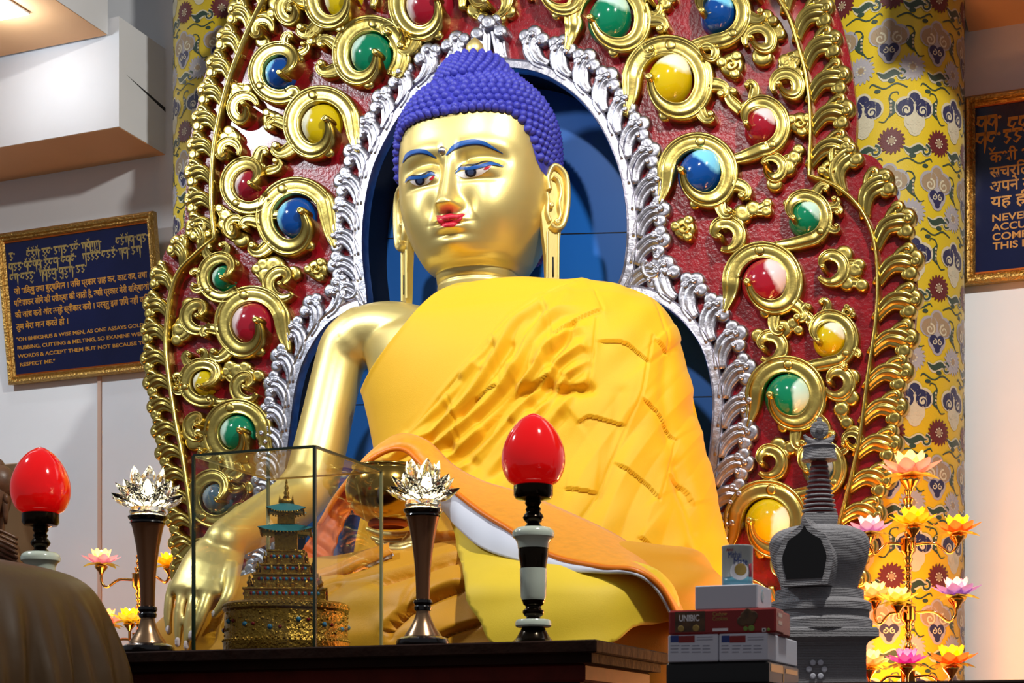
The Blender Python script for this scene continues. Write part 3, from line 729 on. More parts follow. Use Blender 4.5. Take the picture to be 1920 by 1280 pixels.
# brows: blue with a thin navy lower line
for pts_, w, pts2 in (([(755, 306), (764, 290), (782, 283.5), (800, 285), (819, 297)], [.5, 3.2, 4, 3.2, .6], [(757, 304), (766, 294), (782, 288), (799, 289), (818, 297)]),
                      ([(836, 291), (852, 275), (876, 267), (905, 268), (943, 288)], [.6, 4, 4.8, 4, .6], [(838, 292), (854, 279.5), (877, 272), (904, 272), (941, 287)])):
    dec('eyebrow', [M['paint_blue'], M['paint_navy']], [(stroke(pts_, w), 0, .0015), (stroke(pts2, [.5, 1.2, 1.4, 1.2, .5]), 1, .0022)])
def eye(white, iris, lid, line, corner):
    o = dec('eye', [M['paint_white'], M['paint_red']], [(white, 0, .002)] + [(c, 1, .003) for c in corner])
    i = dec('iris', [M['paint_navy'], M['iris']], [(iris[0], 0, .0035), (iris[1], 1, .0045)]); sub(i, o)
    l = dec('eyelid_line', [M['paint_blue'], M['paint_navy']], [(stroke(lid[0], lid[1]), 0, .0055), (stroke(line, [.4, .9, 1, .9, .4]), 1, .003)]); sub(l, o)
    tag(l, 'blue painted lid edge')
def ell(cx, cy, a, b, rot=0, n=24, lo=0, hi=2*PI):
    return [(cx + a*math.cos(t)*math.cos(rot) - b*math.sin(t)*math.sin(rot), cy + a*math.cos(t)*math.sin(rot) + b*math.sin(t)*math.cos(rot)) for t in np.linspace(lo, hi, n, endpoint=False)]
def lens(x0, y0, x1, y1, up, dn, n=20):
    top = [(lerp(x0, x1, t), lerp(y0, y1, t) - up*math.sin(PI*t)**.8) for t in np.linspace(0, 1, n)]
    bot = [(lerp(x1, x0, t), lerp(y1, y0, t) + dn*math.sin(PI*t)**.8) for t in np.linspace(0, 1, n)[1:-1]]
    return top + bot
eye(lens(853, 327, 924, 310, 3, 13.5), (ell(883, 322, 10.5, 9.5), ell(883, 322, 6, 6)), ([(853, 325), (864, 317), (884, 315), (905, 311), (922, 308), (943, 313)], [1.2, 2.6, 2.8, 2.6, 2.4, .5]), [(852, 321), (866, 311), (890, 309), (912, 303), (938, 309)], [lens(906, 317, 922, 309, 2, 4)])
eye(lens(769, 340, 817, 329, 3, 13), (ell(788, 338, 9, 9), ell(788, 338, 5, 5.5)), ([(761, 343), (768, 335), (780, 333), (796, 331), (808, 326), (816, 329)], [.5, 2.2, 2.6, 2.6, 2.4, 1]), [(763, 335), (775, 329), (790, 328), (805, 322), (817, 325)], [lens(805, 336, 815, 330, 2, 4)])
# lips
lip_up = [(817, 405), (823, 403), (830, 404), (838, 402), (845, 399), (852, 402), (859, 402), (866, 400), (872, 402), (866, 407), (856, 410), (846, 411), (838, 413), (829, 411), (822, 409)]
lip_lo = [(819, 408), (828, 411.5), (838, 414), (847, 412), (857, 410.5), (868, 406), (862, 416), (852, 424), (842, 426), (829, 424.5), (822, 418)]
o = dec('lips', [M['paint_red']], [(spline(lip_up, 60, True), 0, .001), (spline(lip_lo, 60, True), 0, .001)], pil=.009)
# urna
mb = MB(); q = onto(HBVH, 829, 283, .004); ball(mb, q, .019, 20, 0, (1, .7, 1)); ball(mb, q + Vector((0, -.004, 0)), .016, 10, 1, (1, .8, 1))
o = sbuild(mb, 'forehead_jewel', [M['silver'], M['silver']]); tag(o, 'round silver bead set between the brows')
# hair: cap, curls, topknot
HL = [(0, 4.275), (25, 4.276), (43, 4.268), (52, 4.245), (59, 4.215), (65, 4.15), (70, 4.085), (76, 4.05), (84, 4.04), (92, 3.95), (115, 3.84), (140, 3.76), (180, 3.74)]
hl = lambda th: np.interp(np.degrees(np.abs(th)), [p[0] for p in HL], [p[1] for p in HL])
mb = MB()
nth2 = 160; tv = np.linspace(-PI, PI, nth2, endpoint=False); rows = []
nr = 44
for j in range(nr):
    f = j / (nr - 1); z = hl(tv) + (4.524 - hl(tv)) * f
    p, _ = head_pts(tv, z, .004 + .016 * sstep(np.full_like(tv, f), 0, .06)); rows.append(p)
vs = np.concatenate(rows); mb.add([tuple(p) for p in vs], [(j*nth2+i, j*nth2+(i+1) % nth2, (j+1)*nth2+(i+1) % nth2, (j+1)*nth2+i) for j in range(nr-1) for i in range(nth2)])
UC = Vector((-.005, HY - .02, 4.50))
prof = [(.185, -.03), (.175, .02), (.155, .06), (.125, .098), (.085, .125), (.04, .14), (.001, .144)]
lathe(mb, prof, UC, 40)
def curl(p, n, r):
    n = Vector(n).normalized(); t = n.orthogonal().normalized(); b = n.cross(t); p = Vector(p); k = 9; vs = []
    for rr, h in ((1.08, -.3), (1.0, .25), (.78, .75), (.42, 1.0)):
        for i in range(k): a = 2*PI*i/k; vs.append(p + (t*math.cos(a) + b*math.sin(a)) * r * rr + n * r * h)
    vs.append(p + n * r * 1.3)
    fs = [(j*k+i, j*k+(i+1) % k, (j+1)*k+(i+1) % k, (j+1)*k+i) for j in range(3) for i in range(k)] + [(3*k+i, 3*k+(i+1) % k, 4*k) for i in range(k)]
    mb.add(vs, fs)
z = 3.76; row = 0
while z < 4.515:
    a, bf, bb, yo = [float(q[0]) for q in pch(z)]
    per = PI * (a + (bf + bb)/2) ; n = max(6, int(per / .0385))
    for i in range(n):
        th = -PI + 2*PI*(i + .5*(row % 2))/n
        h0 = float(hl(np.array([th]))[0])
        if z > h0 + .018 and not (1.12 < abs(th) < 1.8 and z < 4.10):
            p, nn = head_pts(np.array([th]), np.array([z]), .018); curl(p[0], nn[0], .0195)
    sl = abs(a - float(pch(min(z + .02, 4.52))[0][0])) / .02
    z += .0325 / math.sqrt(1 + sl*sl); row += 1
# first row right along the hairline
for th in np.arange(-PI, PI, .1):
    h0 = float(hl(np.array([th]))[0])
    if 1.12 < abs(th) < 1.8: continue
    p, nn = head_pts(np.array([th]), np.array([h0 + .012]), .014); curl(p[0], nn[0], .019)
for j in range(8):
    f = j / 8; zz_ = .0 + .125 * f; r = float(np.interp(zz_, [q[1] for q in prof], [q[0] for q in prof])); n = max(5, int(2*PI*r/.037))
    for i in range(n):
        a = 2*PI*(i + .5*(j % 2))/n; nx = Vector((math.cos(a), math.sin(a), .35 + 1.2*f)).normalized()
        curl(UC + Vector((r*math.cos(a), r*math.sin(a), zz_)), nx, .018)
hair = sbuild(mb, 'hair', M['blue_hair']); tag(hair, 'deep blue hair in rows of tight curls with a topknot')
mb = MB(); lathe(mb, [(.034, 0), (.04, .012), (.043, .03), (.036, .052), (.02, .07), (.006, .082), (0, .085)], UC + Vector((0, 0, .142)), 24)
tag(sbuild(mb, 'topknot_finial', M['gold_body']), 'small gold drop on the topknot')
# ears
def ear(side, pts_px, depth_y):
    pass
def make_ear(side):
    mb = MB()
    base = Vector((side * .335, HY - .02, 0)); ew = Vector((side * math.sin(math.radians(48)), math.cos(math.radians(48)), 0)); en = Vector((side * math.cos(math.radians(48)), -math.sin(math.radians(48)), 0))
    def mp(a, b, h): return base + ew * a + Vector((0, 0, b)) + en * h
    # plate of the ear (a: outward 0..0.115, b: world z)
    outl = [(-.01, 4.03), (.0, 4.07), (.03, 4.105), (.065, 4.10), (.098, 4.07), (.112, 4.01), (.108, 3.93), (.095, 3.86), (.075, 3.81), (.068, 3.76), (.066, 3.66), (.062, 3.565), (.05, 3.54), (.03, 3.538), (.015, 3.55), (.006, 3.60), (.0, 3.70), (-.012, 3.80), (-.02, 3.90)]
    q = [tuple(p) for p in spline(outl, 90, True)]; n = len(q)
    tri = tessellate_polygon([[Vector((a, b, 0)) for a, b in q]])
    for h, fl in ((.012, 1), (-.02, -1)): mb.add([mp(a, b, h) for a, b in q], [tuple(t) for t in tri])
    mb.add([mp(a, b, h) for h in (.012, -.02) for a, b in q], [(i, (i+1) % n, n+(i+1) % n, n+i) for i in range(n)])
    P2 = [(-1, 0), (-.8, .6), (-.4, .95), (0, 1), (.4, .95), (.8, .6), (1, 0)]
    mpr = lambda a, b, h: mp(a, b, .01 + h)
    c = spline([(.012, 3.985), (.006, 4.04), (.03, 4.09), (.066, 4.085), (.094, 4.05), (.102, 3.98), (.097, 3.90), (.078, 3.835), (.045, 3.815), (.02, 3.83)], 50); ribbon(mb, c, [.016]*50, .03, P2, mpr)
    c = spline([(.03, 4.045), (.055, 4.03), (.068, 3.98), (.06, 3.93), (.066, 3.88), (.055, 3.85)], 30); ribbon(mb, c, [.011]*30, .026, P2, mpr)
    c = spline([(.0, 3.97), (.008, 3.93), (.004, 3.88), (.016, 3.845)], 16); ribbon(mb, c, [.012]*16, .026, P2, mpr)
    dome(mb, .02, 3.915, .014, .03, mpr); dome(mb, .05, 3.845, .015, .026, mpr)
    for e in (.008, .062): ribbon(mb, [(e, 3.80), (e - .001, 3.68), (e - .002*1, 3.575)], [.007]*3, .008, P2, mpr)
    o = fixn(sbuild(mb, 'ear', M['gold_body'])); o.data.set_sharp_from_angle(angle=.9)
    mb = MB(); ribbon(mb, [(.034, 3.69), (.035, 3.60)], [.0035]*2, .003, PROF_FLAT, lambda a, b, h: mp(a, b, .0125 + h))
    s_ = sbuild(mb, 'lobe_slit', M['dark_wall']); sub(s_, o)
    return o
make_ear(1); make_ear(-1)
# ------------------------------------------------------------------ body, robe, lap
M['robe'] = mat('robe', S((238, 184, 4)), .62, bump=.3, bscale=260, bdist=.002, sheen=.12, var=.08, vscale=3)
M['robe_sash'] = mat('robe_sash', S((236, 182, 16)), .6, bump=.35, bscale=320, bdist=.002, sheen=.12)
M['robe_light'] = mat('robe_light', S((238, 204, 44)), .6, bump=.2, bscale=220, bdist=.002, sheen=.12, var=.06, vscale=4)
M['robe_lap'] = mat('robe_lap', S((214, 150, 10)), .5, bump=.4, bscale=300, bdist=.002, sheen=.15)
M['shawl'] = mat('shawl', S((236, 152, 14)), .45, bump=.35, bscale=60, bdist=.004, sheen=.2, var=.12, vscale=30)
M['piping'] = mat('piping', S((226, 120, 20)), .4); M['lining'] = mat('lining', S((214, 218, 232)), .7)
M['brass'] = mat('brass', S((176, 140, 66)), .16, 1., bump=.05, bscale=8)
M['nail'] = mat('nail', S((226, 214, 214)), .3); M['stitch'] = mat('stitch', S((150, 96, 10)), .8); M['under_robe'] = mat('under_robe', S((206, 92, 14)), .5)
class Loft:
    """closed stack of half-ellipse rows traced from the silhouette: (v, uL, uR, y_axis, front, back)"""
    def __init__(s, rows, nexp=2.2):
        R = []
        for v, uL, uR, ya, bf, bb in rows:
            um = (uL + uR) / 2; z = at_y(um, v, ya).z; b = (bf + bb) / 2; yc = ya + (bb - bf) / 2
            x = at_y(um, v, yc).x
            d = proj((x, yc, z))[2]; W = (uR - uL) / 2 / FPX * d
            a = math.sqrt(max(W*W - (b * math.sin(YAW))**2, (W*.5)**2)) / math.cos(YAW)
            R.append((z, x, a, ya, bf, bb))
        s.R = sorted(R); s.n = nexp
    def rows(s, z):
        zs = [r[0] for r in s.R]
        out = []
        sp = s.R
        i = np.clip(np.searchsorted(zs, z) - 1, 0, len(sp) - 2); za = np.array(zs); h = za[i+1] - za[i]; t = np.clip((z - za[i]) / h, 0, 1)
        for c in range(1, 6):
            v = np.array([r[c] for r in sp]); sl = np.diff(v) / np.diff(za)
            d = np.zeros_like(v); d[0] = sl[0]; d[-1] = sl[-1]
            d[1:-1] = np.where(sl[1:] * sl[:-1] > 0, 2*sl[1:]*sl[:-1] / (sl[1:] + sl[:-1] + 1e-12), 0)
            out.append((2*t**3-3*t**2+1)*v[i] + (t**3-2*t**2+t)*h*d[i] + (-2*t**3+3*t**2)*v[i+1] + (t**3-t**2)*h*d[i+1])
        return out
    def pt(s, th, z):
        x, a, ya, bf, bb = s.rows(z); e = 2 / s.n
        cy = sgn_pow(np.cos(th), e)
        return np.stack([x + a * sgn_pow(np.sin(th), e), ya - np.where(cy > 0, bf, bb) * cy, z], 1)
    def grid(s, nth, nz, front=.7, z0=None, z1=None):
        k = int(nth * front)
        th = np.concatenate([np.linspace(-1.9, 1.9, k, endpoint=False), np.linspace(1.9, 2*PI - 1.9, nth - k, endpoint=False)])
        zz = np.linspace(z0 if z0 else s.R[0][0], z1 if z1 else s.R[-1][0], nz)
        T, Z = np.meshgrid(th, zz); T = T.ravel(); Z = Z.ravel(); e = 2e-3
        P = s.pt(T, Z); A = s.pt(T + e, Z) - P; zu = np.minimum(Z + e, s.R[-1][0]); zd = np.maximum(Z - e, s.R[0][0]); B = s.pt(T, zu) - s.pt(T, zd)
        N = np.cross(A, B); L = np.linalg.norm(N, axis=1, keepdims=True) + 1e-12; N = N / L
        F = [(j*nth+i, j*nth+(i+1) % nth, (j+1)*nth+(i+1) % nth, (j+1)*nth+i) for j in range(nz-1) for i in range(nth)]
        return P, N, F
def pl_dist(U, V, pl):
    """distance to a px polyline, side (+ right of travel, photo y down), and position along it"""
    best = np.full(U.shape, 1e9); side = np.zeros(U.shape); along = np.zeros(U.shape)
    n = len(pl) - 1
    for i in range(n):
        ax, ay = pl[i][:2]; bx, by = pl[i+1][:2]; dx, dy = bx-ax, by-ay; L2 = dx*dx + dy*dy + 1e-9
        t = np.clip(((U-ax)*dx + (V-ay)*dy)/L2, 0, 1); d = np.hypot(U-ax-t*dx, V-ay-t*dy)
        m = d < best; best = np.where(m, d, best); side = np.where(m, np.sign(dx*(V-ay) - dy*(U-ax)), side); along = np.where(m, (i+t)/n, along)
    return best, side, along
def clip_tris(V, F, f):
    """keep the part of a mesh where f > 0, cutting faces along f = 0"""
    out_v = [tuple(p) for p in V]; out_f = []; cache = {}
    def cut(a, b):
        k = (a, b) if a < b else (b, a)
        if k not in cache:
            t = f[k[0]] / (f[k[0]] - f[k[1]]); cache[k] = len(out_v); out_v.append(tuple(V[k[0]] + (V[k[1]] - V[k[0]]) * t))
        return cache[k]
    for q in F:
        s = [f[i] > 0 for i in q]
        if all(s): out_f.append(tuple(q)); continue
        if not any(s): continue
        r = []
        for k in range(len(q)):
            a, b = q[k], q[(k+1) % len(q)]
            if s[k]: r.append(a)
            if s[k] != s[(k+1) % len(q)]: r.append(cut(a, b))
        if len(r) >= 3: out_f.append(tuple(r))
    used = sorted({i for q in out_f for i in q}); mp = {i: k for k, i in enumerate(used)}
    return [out_v[i] for i in used], [tuple(mp[i] for i in q) for q in out_f]
def poly_sd(U, V, pl):
    c = np.zeros(U.shape, bool); j = len(pl) - 1
    for i in range(len(pl)):
        xi, yi = pl[i][:2]; xj, yj = pl[j][:2]
        c ^= ((yi > V) != (yj > V)) & (U < (xj-xi)*(V-yi)/(yj-yi+1e-12)+xi); j = i
    d, _, _ = pl_dist(U, V, list(pl) + [pl[0]])
    return np.where(c, d, -d)
Y0 = -.28
TORSO = Loft([(540, 822, 985, Y0, 0.16, 0.18), (549, 812, 1040, Y0, 0.17, 0.18), (556, 790, 1085, Y0, 0.18, 0.18), (566, 745, 1145, Y0, 0.195, 0.18), (576, 714, 1172, Y0, 0.21, 0.17), (590, 685, 1192, Y0, 0.235, 0.17), (605, 663, 1207, Y0, .27, .18), (640, 655, 1225, Y0, .31, .19), (690, 662, 1243, Y0, .35, .19), (740, 670, 1254, Y0, .37, .19), (790, 680, 1263, Y0, .385, .19), (840, 688, 1274, Y0, .40, .19), (900, 684, 1288, Y0, .42, .19), (960, 670, 1300, Y0, .46, .19), (1020, 655, 1312, Y0, .50, .19), (1100, 640, 1326, Y0, .55, .19), (1290, 640, 1330, Y0, .55, .19)])
# gold body: torso core, right arm and hand joined into one skin
P, N, F = TORSO.grid(160, 110)
P = P - N * .03
body = MB(); body.v = [tuple(p) for p in P]; body.f = F; body.m = [0] * len(F)
body.f += [tuple(range(160))[::-1], tuple(109*160 + i for i in range(160))]; body.m += [0, 0]
def ptube(mb, ctrl, n=40, k=20, ell=1., ellv=None):
    """tube through (u, v, y, radius px) with the radius measured at its own distance"""
    q = spline(ctrl, n); pts = [at_y(*p[:3]) for p in q]; rad = [p[3] / FPX * proj(pp)[2] for p, pp in zip(q, pts)]
    tube(mb, pts, rad, k, 0, True, ell); ball(mb, pts[0], rad[0] * .98, 20); 
    ball(mb, pts[-1], rad[-1] * .98, 16)
ptube(body, [(800, 640, -.30, 60), (740, 622, -.29, 56), (690, 625, -.28, 52), (660, 650, -.29, 50)], 14, 24)
ptube(body, [(676, 622, -.28, 48), (648, 650, -.29, 48), (632, 700, -.31, 47), (616, 770, -.35, 48), (600, 840, -.40, 50), (583, 905, -.47, 51)], 40, 24)
ptube(body, [(583, 905, -0.470, 51), (545, 945, -0.588, 50), (490, 975, -0.844, 46), (440, 1003, -1.100, 41), (420, 1018, -1.200, 40)], 40, 24)
# palm: flattened, facing down and back
def palm(rows, n=24):
    """rows of (uL, vL, uR, vR, y, thickness m)"""
    vs = []
    for uL, vL, uR, vR, y, th in rows:
        a, b = at_y(uL, vL, y), at_y(uR, vR, y); c = (a + b) / 2; e = (b - a) / 2
        for i in range(n):
            t = 2*PI*i/n; vs.append(c + e * math.copysign(abs(math.cos(t))**.75, math.cos(t)) + Vector((0, -1, .15)) * th * math.sin(t))
    k = len(rows)
    body.add(vs, [(j*n+i, j*n+(i+1) % n, (j+1)*n+(i+1) % n, (j+1)*n+i) for j in range(k-1) for i in range(n)] + [tuple(range(n))[::-1], tuple((k-1)*n+i for i in range(n))])
palm([(395, 1005, 455, 1035, -1.180, .07), (372, 1018, 452, 1052, -1.230, .078), (350, 1045, 447, 1075, -1.290, .075), (332, 1075, 440, 1098, -1.340, .066), (320, 1100, 420, 1116, -1.380, .05), (316, 1112, 402, 1122, -1.390, .03)])
for c in ([(325, 1095, -1.360, 10), (319, 1120, -1.390, 10.5), (315, 1155, -1.400, 9), (317, 1186, -1.400, 6.5)], [(345, 1098, -1.370, 10.5), (340, 1125, -1.410, 11), (335, 1165, -1.430, 9.5), (334, 1209, -1.430, 6.5)],
          [(367, 1100, -1.370, 11), (362, 1130, -1.420, 11.5), (354, 1170, -1.440, 10), (350, 1215, -1.440, 6.8)], [(394, 1102, -1.360, 13), (386, 1130, -1.420, 12.5), (373, 1165, -1.450, 10.5), (361, 1196, -1.450, 7)],
          [(436, 1065, -1.300, 17), (434, 1095, -1.380, 15), (424, 1125, -1.430, 12.5), (402, 1154, -1.440, 8)]): ptube(body, c, 24, 14)
bo = sbuild(body, 'body', M['gold_body'])
m = bo.modifiers.new('r', 'REMESH'); m.mode = 'VOXEL'; m.voxel_size = .0085; m.use_smooth_shade = True
m = bo.modifiers.new('s', 'SMOOTH'); m.iterations = 9; m.factor = .5
evaluated(bo); bo.data.polygons.foreach_set('use_smooth', [True] * len(bo.data.polygons)); tag(bo, 'smooth golden torso, bare right arm and hand')
if not bo.data.materials: bo.data.materials.append(M['gold_body'])
BB = BVHTree.FromPolygons([v.co.copy() for v in bo.data.vertices], [tuple(p.vertices) for p in bo.data.polygons])
for u, v, a, b, r in ((315, 1180, 4.5, 8, .1), (333, 1203, 5, 9, 0), (349, 1209, 5, 9, 0), (359, 1190, 5.5, 9, .15), (397, 1151, 5, 8.5, .5)):
    mb = MB(); decal(mb, BB, ell(u, v, a, b, r, 16), .002, 0, 2., .003)
    if mb.v: tag(sbuild(mb, 'fingernail', M['nail']), 'pale fingernail')
mb = MB(); q = onto(BB, 728, 658, .002)
if q: ball(mb, q, .008, 10); sbuild(mb, 'chest_bead', M['gold_body'])
# robe -------------------------------------------------------------
E1 = [(1000, 300), (930, 480), (885, 522), (850, 540), (815, 560), (785, 588), (757, 620), (725, 660), (700, 698), (684, 735), (678, 775), (682, 812), (690, 850), (680, 900), (640, 960), (600, 1300)]
E2 = [(1085, 532), (1040, 548), (1005, 570), (960, 603), (925, 643), (880, 692), (835, 742), (795, 788), (765, 822), (740, 850)]
ROBE = E1 + [(1500, 1300), (1500, 300)]
VAL = [([(865, 716), (815, 762), (770, 806)], 9, .016), ([(925, 656), (885, 702), (850, 745), (809, 825)], 10, .018), ([(1015, 590), (975, 655), (940, 722), (890, 790), (850, 842)], 11, .02), ([(977, 742), (940, 782), (902, 828), (850, 862)], 11, .02), ([(1075, 620), (1037, 684)], 8, .02),
       ([(1030, 728), (973, 745), (917, 805)], 10, .026), ([(1105, 736), (1045, 740), (1004, 770)], 10, .024), ([(960, 800), (925, 835), (890, 868)], 10, .018), ([(1000, 690), (960, 730), (900, 790)], 8, .012), ([(905, 700), (860, 765)], 6, .01), ([(960, 650), (915, 720), (870, 780)], 7, .012), ([(1050, 790), (990, 850), (930, 900)], 14, .014), ([(1160, 745), (1140, 900), (1090, 990)], 16, .008), ([(1240, 660), (1235, 760), (1262, 880), (1290, 1000)], 12, .012), ([(1255, 880), (1285, 980), (1310, 1080)], 14, .014)]
RID = [([(895, 690), (830, 775), (790, 825)], 10, .014), ([(960, 690), (905, 765), (860, 830)], 12, .016), ([(1035, 655), (1000, 720)], 14, .014), ([(1010, 760), (950, 820), (905, 860)], 13, .016), ([(1060, 770), (1000, 830)], 14, .012), ([(1060, 560), (1000, 640)], 14, .008), ([(1100, 640), (1070, 700)], 12, .008)]
STEP = [([(1129, 592), (1079, 611), (1034, 641)], 22), ([(1210, 690), (1190, 668), (1165, 651), (1116, 649)], 26), ([(1172, 804), (1140, 795), (1105, 787), (1082, 801)], 22), ([(1259, 832), (1243, 810), (1225, 780), (1195, 752)], 24), ([(1229, 945), (1215, 922), (1195, 904), (1146, 872)], 18), ([(1122, 930), (1090, 927), (1060, 922)], 18), ([(1289, 956), (1277, 922), (1244, 892)], 20), ([(1240, 668), (1217, 645)], 16), ([(1037, 709), (1005, 722), (970, 738)], 18), ([(1105, 727), (1075, 728), (1042, 731)], 20), ([(940, 722), (900, 745), (858, 788)], 14), ([(1262, 1085), (1225, 1040), (1190, 1012)], 16)]
SEAM = [[(1116, 555), (1129, 592)], [(1118, 607), (1113, 660), (1105, 727)], [(1214, 641), (1205, 695), (1195, 750), (1172, 804), (1146, 872), (1122, 930), (1085, 985)], [(1015, 564), (1030, 600), (1034, 640), (1037, 709)], [(925, 634), (934, 672), (940, 724)], [(1259, 832), (1245, 890), (1229, 945)], E2[:9], [(845, 745), (858, 790), (865, 830)], [(1290, 1035), (1275, 1062), (1262, 1085)], [(1213, 560), (1235, 640), (1240, 668)]]
P, N, F = TORSO.grid(520, 330, .82, z1=TORSO.R[-2][0])
U, V, D = proj_np(P)
vis = (N * (np.array(CAM) - P)).sum(1) > -.15
disp = np.full(U.shape, .016)
inner = sstep(-poly_sd(U, V, E2 + [(400, 1300), (700, 300)]), -14, 6)   # 1 outside of the sash
disp += .026 * inner * sstep(V, 535, 600)
dd = np.zeros(U.shape)
for pl, w, h in VAL:
    d, s, al = pl_dist(U, V, spline(pl, 14)); dd -= h * np.exp(-(d / w)**2)
for pl, w, h in RID:
    d, s, al = pl_dist(U, V, spline(pl, 14)); dd += h * np.exp(-(d / w)**2)
for pl, w in STEP:
    sp_ = spline(pl, 14); d, s, al = pl_dist(U, V, sp_); en = sstep(al, -.01, .12) * (1 - sstep(al, .88, 1.01))
    up = s > 0
    dd += np.where(up, .009 * np.exp(-d / 40), -.006 * np.exp(-(d / w))) * en
for pl in SEAM:
    sp_ = spline(pl, 14) if len(pl) > 2 else pl; d, s, al = pl_dist(U, V, sp_); dd -= .005 * np.exp(-(d / 2.2)**2); dd += .003 * np.exp(-(d / 9)**2)
dd += .006 * np.sin(U / 41 + V / 29) * np.sin(V / 57 - U / 83) + .002 * np.sin(U / 13 + V / 17)
sash = 1 - inner
# gathered pleats running from the shoulder down to the lap, beside the sash
e2s = [tuple(p) for p in spline(E2, 60)]; pd_, ps_, pa_ = pl_dist(U, V, e2s)
ph = pd_ / 34 + .35 * np.sin(pa_ * 7) + .25 * np.sin(V / 37 + U / 90)
sw = np.abs(((ph % 1) - .62)); sw = np.where((ph % 1) < .62, (ph % 1) / .62, (1 - (ph % 1)) / .38)
pm = sstep(pd_, 4, 22) * (1 - sstep(pd_, 120, 235)) * sstep(V, 560, 640) * (1 - sstep(V, 860, 930)) * (1 - sstep(U, 1060, 1120)) * inner
dd += (.030 * (sw ** 1.3) - .018) * pm
ph2 = (U * .82 + V * .35) / 62 + .5 * np.sin(V / 120); sw2 = np.abs((ph2 % 1) - .5) * 2
dd += (.012 * sw2 - .006) * sstep(pd_, 180, 300) * sstep(V, 600, 700) * inner
dd = dd * (1 - .85 * sash)
for pl in (E2[:9],):
    d, s, al = pl_dist(U, V, spline(pl, 30)); dd -= .004 * np.exp(-(d / 2.)**2)
disp += np.maximum(dd * 1.35, -.05) * vis
f = poly_sd(U, V, [tuple(p) for p in spline(E1, 80)] + [(1500, 1300), (1500, 300)])
f = np.where(vis, f, np.where(U > 900, 5, -5))
d, s, al = pl_dist(U, V, spline(E1, 80)); disp += .006 * np.exp(-(d / 4)**2)
RP = P + N * disp[:, None]
vs, fs = clip_tris(RP, F, f)
mb = MB(); mb.v = vs; mb.f = fs
cu, cv, _ = proj_np(np.array(vs)); sashv = poly_sd(cu, cv, E2 + [(400, 1300), (700, 300)]) > 0
mb.m = [1 if all(sashv[i] for i in q) else 0 for q in fs]
robe = sbuild(mb, 'robe', [M['robe'], M['robe_sash']]); tag(robe, 'pleated golden yellow robe over the left shoulder')
md = robe.modifiers.new('t', 'SOLIDIFY'); md.thickness = .008; md.offset = -1; evaluated(robe)
RB = BVHTree.FromPolygons([Vector(v) for v in vs], fs)
# lap --------------------------------------------------------------
LAP = Loft([(1040, 640, 1230, -.62, .40, .3), (1050, 560, 1280, -.64, .5, .34), (1066, 480, 1298, -.66, .57, .36), (1085, 405, 1308, -.68, .62, .4), (1105, 345, 1320, -.70, .66, .42), (1132, 295, 1326, -.72, .70, .43), (1170, 250, 1330, -.73, .73, .44), (1215, 208, 1333, -.74, .75, .45), (1300, 190, 1335, -.74, .76, .45), (1400, 185, 1337, -.74, .76, .45)], 2.4)
P, N, F = LAP.grid(420, 200, .85); U, V, D = proj_np(P)
dd = .010 * np.sin(U / 37 + V / 19) * np.sin(V / 31 - U / 71)
for pl, w, h in [([(880, 1040), (820, 1056), (745, 1078), (690, 1100)], 22, .04), ([(885, 1092), (815, 1118), (752, 1152), (712, 1196)], 26, .05), ([(905, 1165), (850, 1182), (790, 1212)], 18, .03), ([(800, 1075), (770, 1110), (755, 1150)], 16, .02), ([(650, 1080), (600, 1120), (575, 1190)], 30, .02), ([(420, 1120), (400, 1170), (390, 1210)], 20, .012), ([(760, 1150), (735, 1175), (722, 1205)], 10, .02)]:
    d, s, al = pl_dist(U, V, spline(pl, 14)); en = sstep(al, -.01, .15) * (1 - sstep(al, .8, 1.0)); dd += np.where(s > 0, h * .7 * np.exp(-d / w) - h * np.exp(-(d / 5)**2), -h * .3 * np.exp(-d / w) - h * np.exp(-(d / 5)**2)) * en
LP = P + N * dd[:, None]
mb = MB(); mb.v = [tuple(p) for p in LP]; mb.f = F + [tuple(range(420))[::-1], tuple(199*420 + i for i in range(420))]; mb.m = [0] * len(mb.f)
lap = sbuild(mb, 'lap_robe', M['robe_lap']); tag(lap, 'golden yellow cloth over the crossed legs')
LB = BVHTree.FromPolygons([Vector(p) for p in LP], F)
def cloth(mb, bvh, poly, lift, step, pil, mi=0): decal(mb, bvh, [tuple(p) for p in poly], lift, mi, step, pil)
def solid(o, t):
    m = o.modifiers.new('t', 'SOLIDIFY'); m.thickness = t; m.offset = 0; return evaluated(o)
SHIN = spline([(862, 965), (866, 1020), (876, 1080), (888, 1132), (908, 1168), (935, 1210), (1020, 1222), (1135, 1210), (1178, 1178), (1222, 1172), (1250, 1162), (1258, 1130), (1240, 1095), (1200, 1070), (1100, 1055), (1030, 1040), (950, 1000)], 120, True)
SH = Loft([(930, 850, 1250, -.72, .33, .2), (960, 845, 1265, -.73, .40, .2), (1010, 840, 1275, -.74, .45, .2), (1040, 840, 1280, -.75, .50, .2), (1080, 838, 1285, -.76, .57, .2), (1115, 836, 1288, -.77, .67, .2), (1150, 835, 1290, -.78, .74, .2), (1290, 830, 1295, -.78, .78, .2)], 3.)
P, N, F = SH.grid(160, 60); U, V, D = proj_np(P); P = P + N * (.006 * np.sin(U / 31 + V / 23) * np.sin(V / 47 - U / 60))[:, None]
SHB = BVHTree.FromPolygons([Vector(p) for p in P], F)
mb = MB(); cloth(mb, SHB, SHIN, .03, 7, .0); o = solid(sbuild(mb, 'shin_cloth', M['robe_light']), .012); tag(o, 'pale yellow cloth hanging over the left shin')
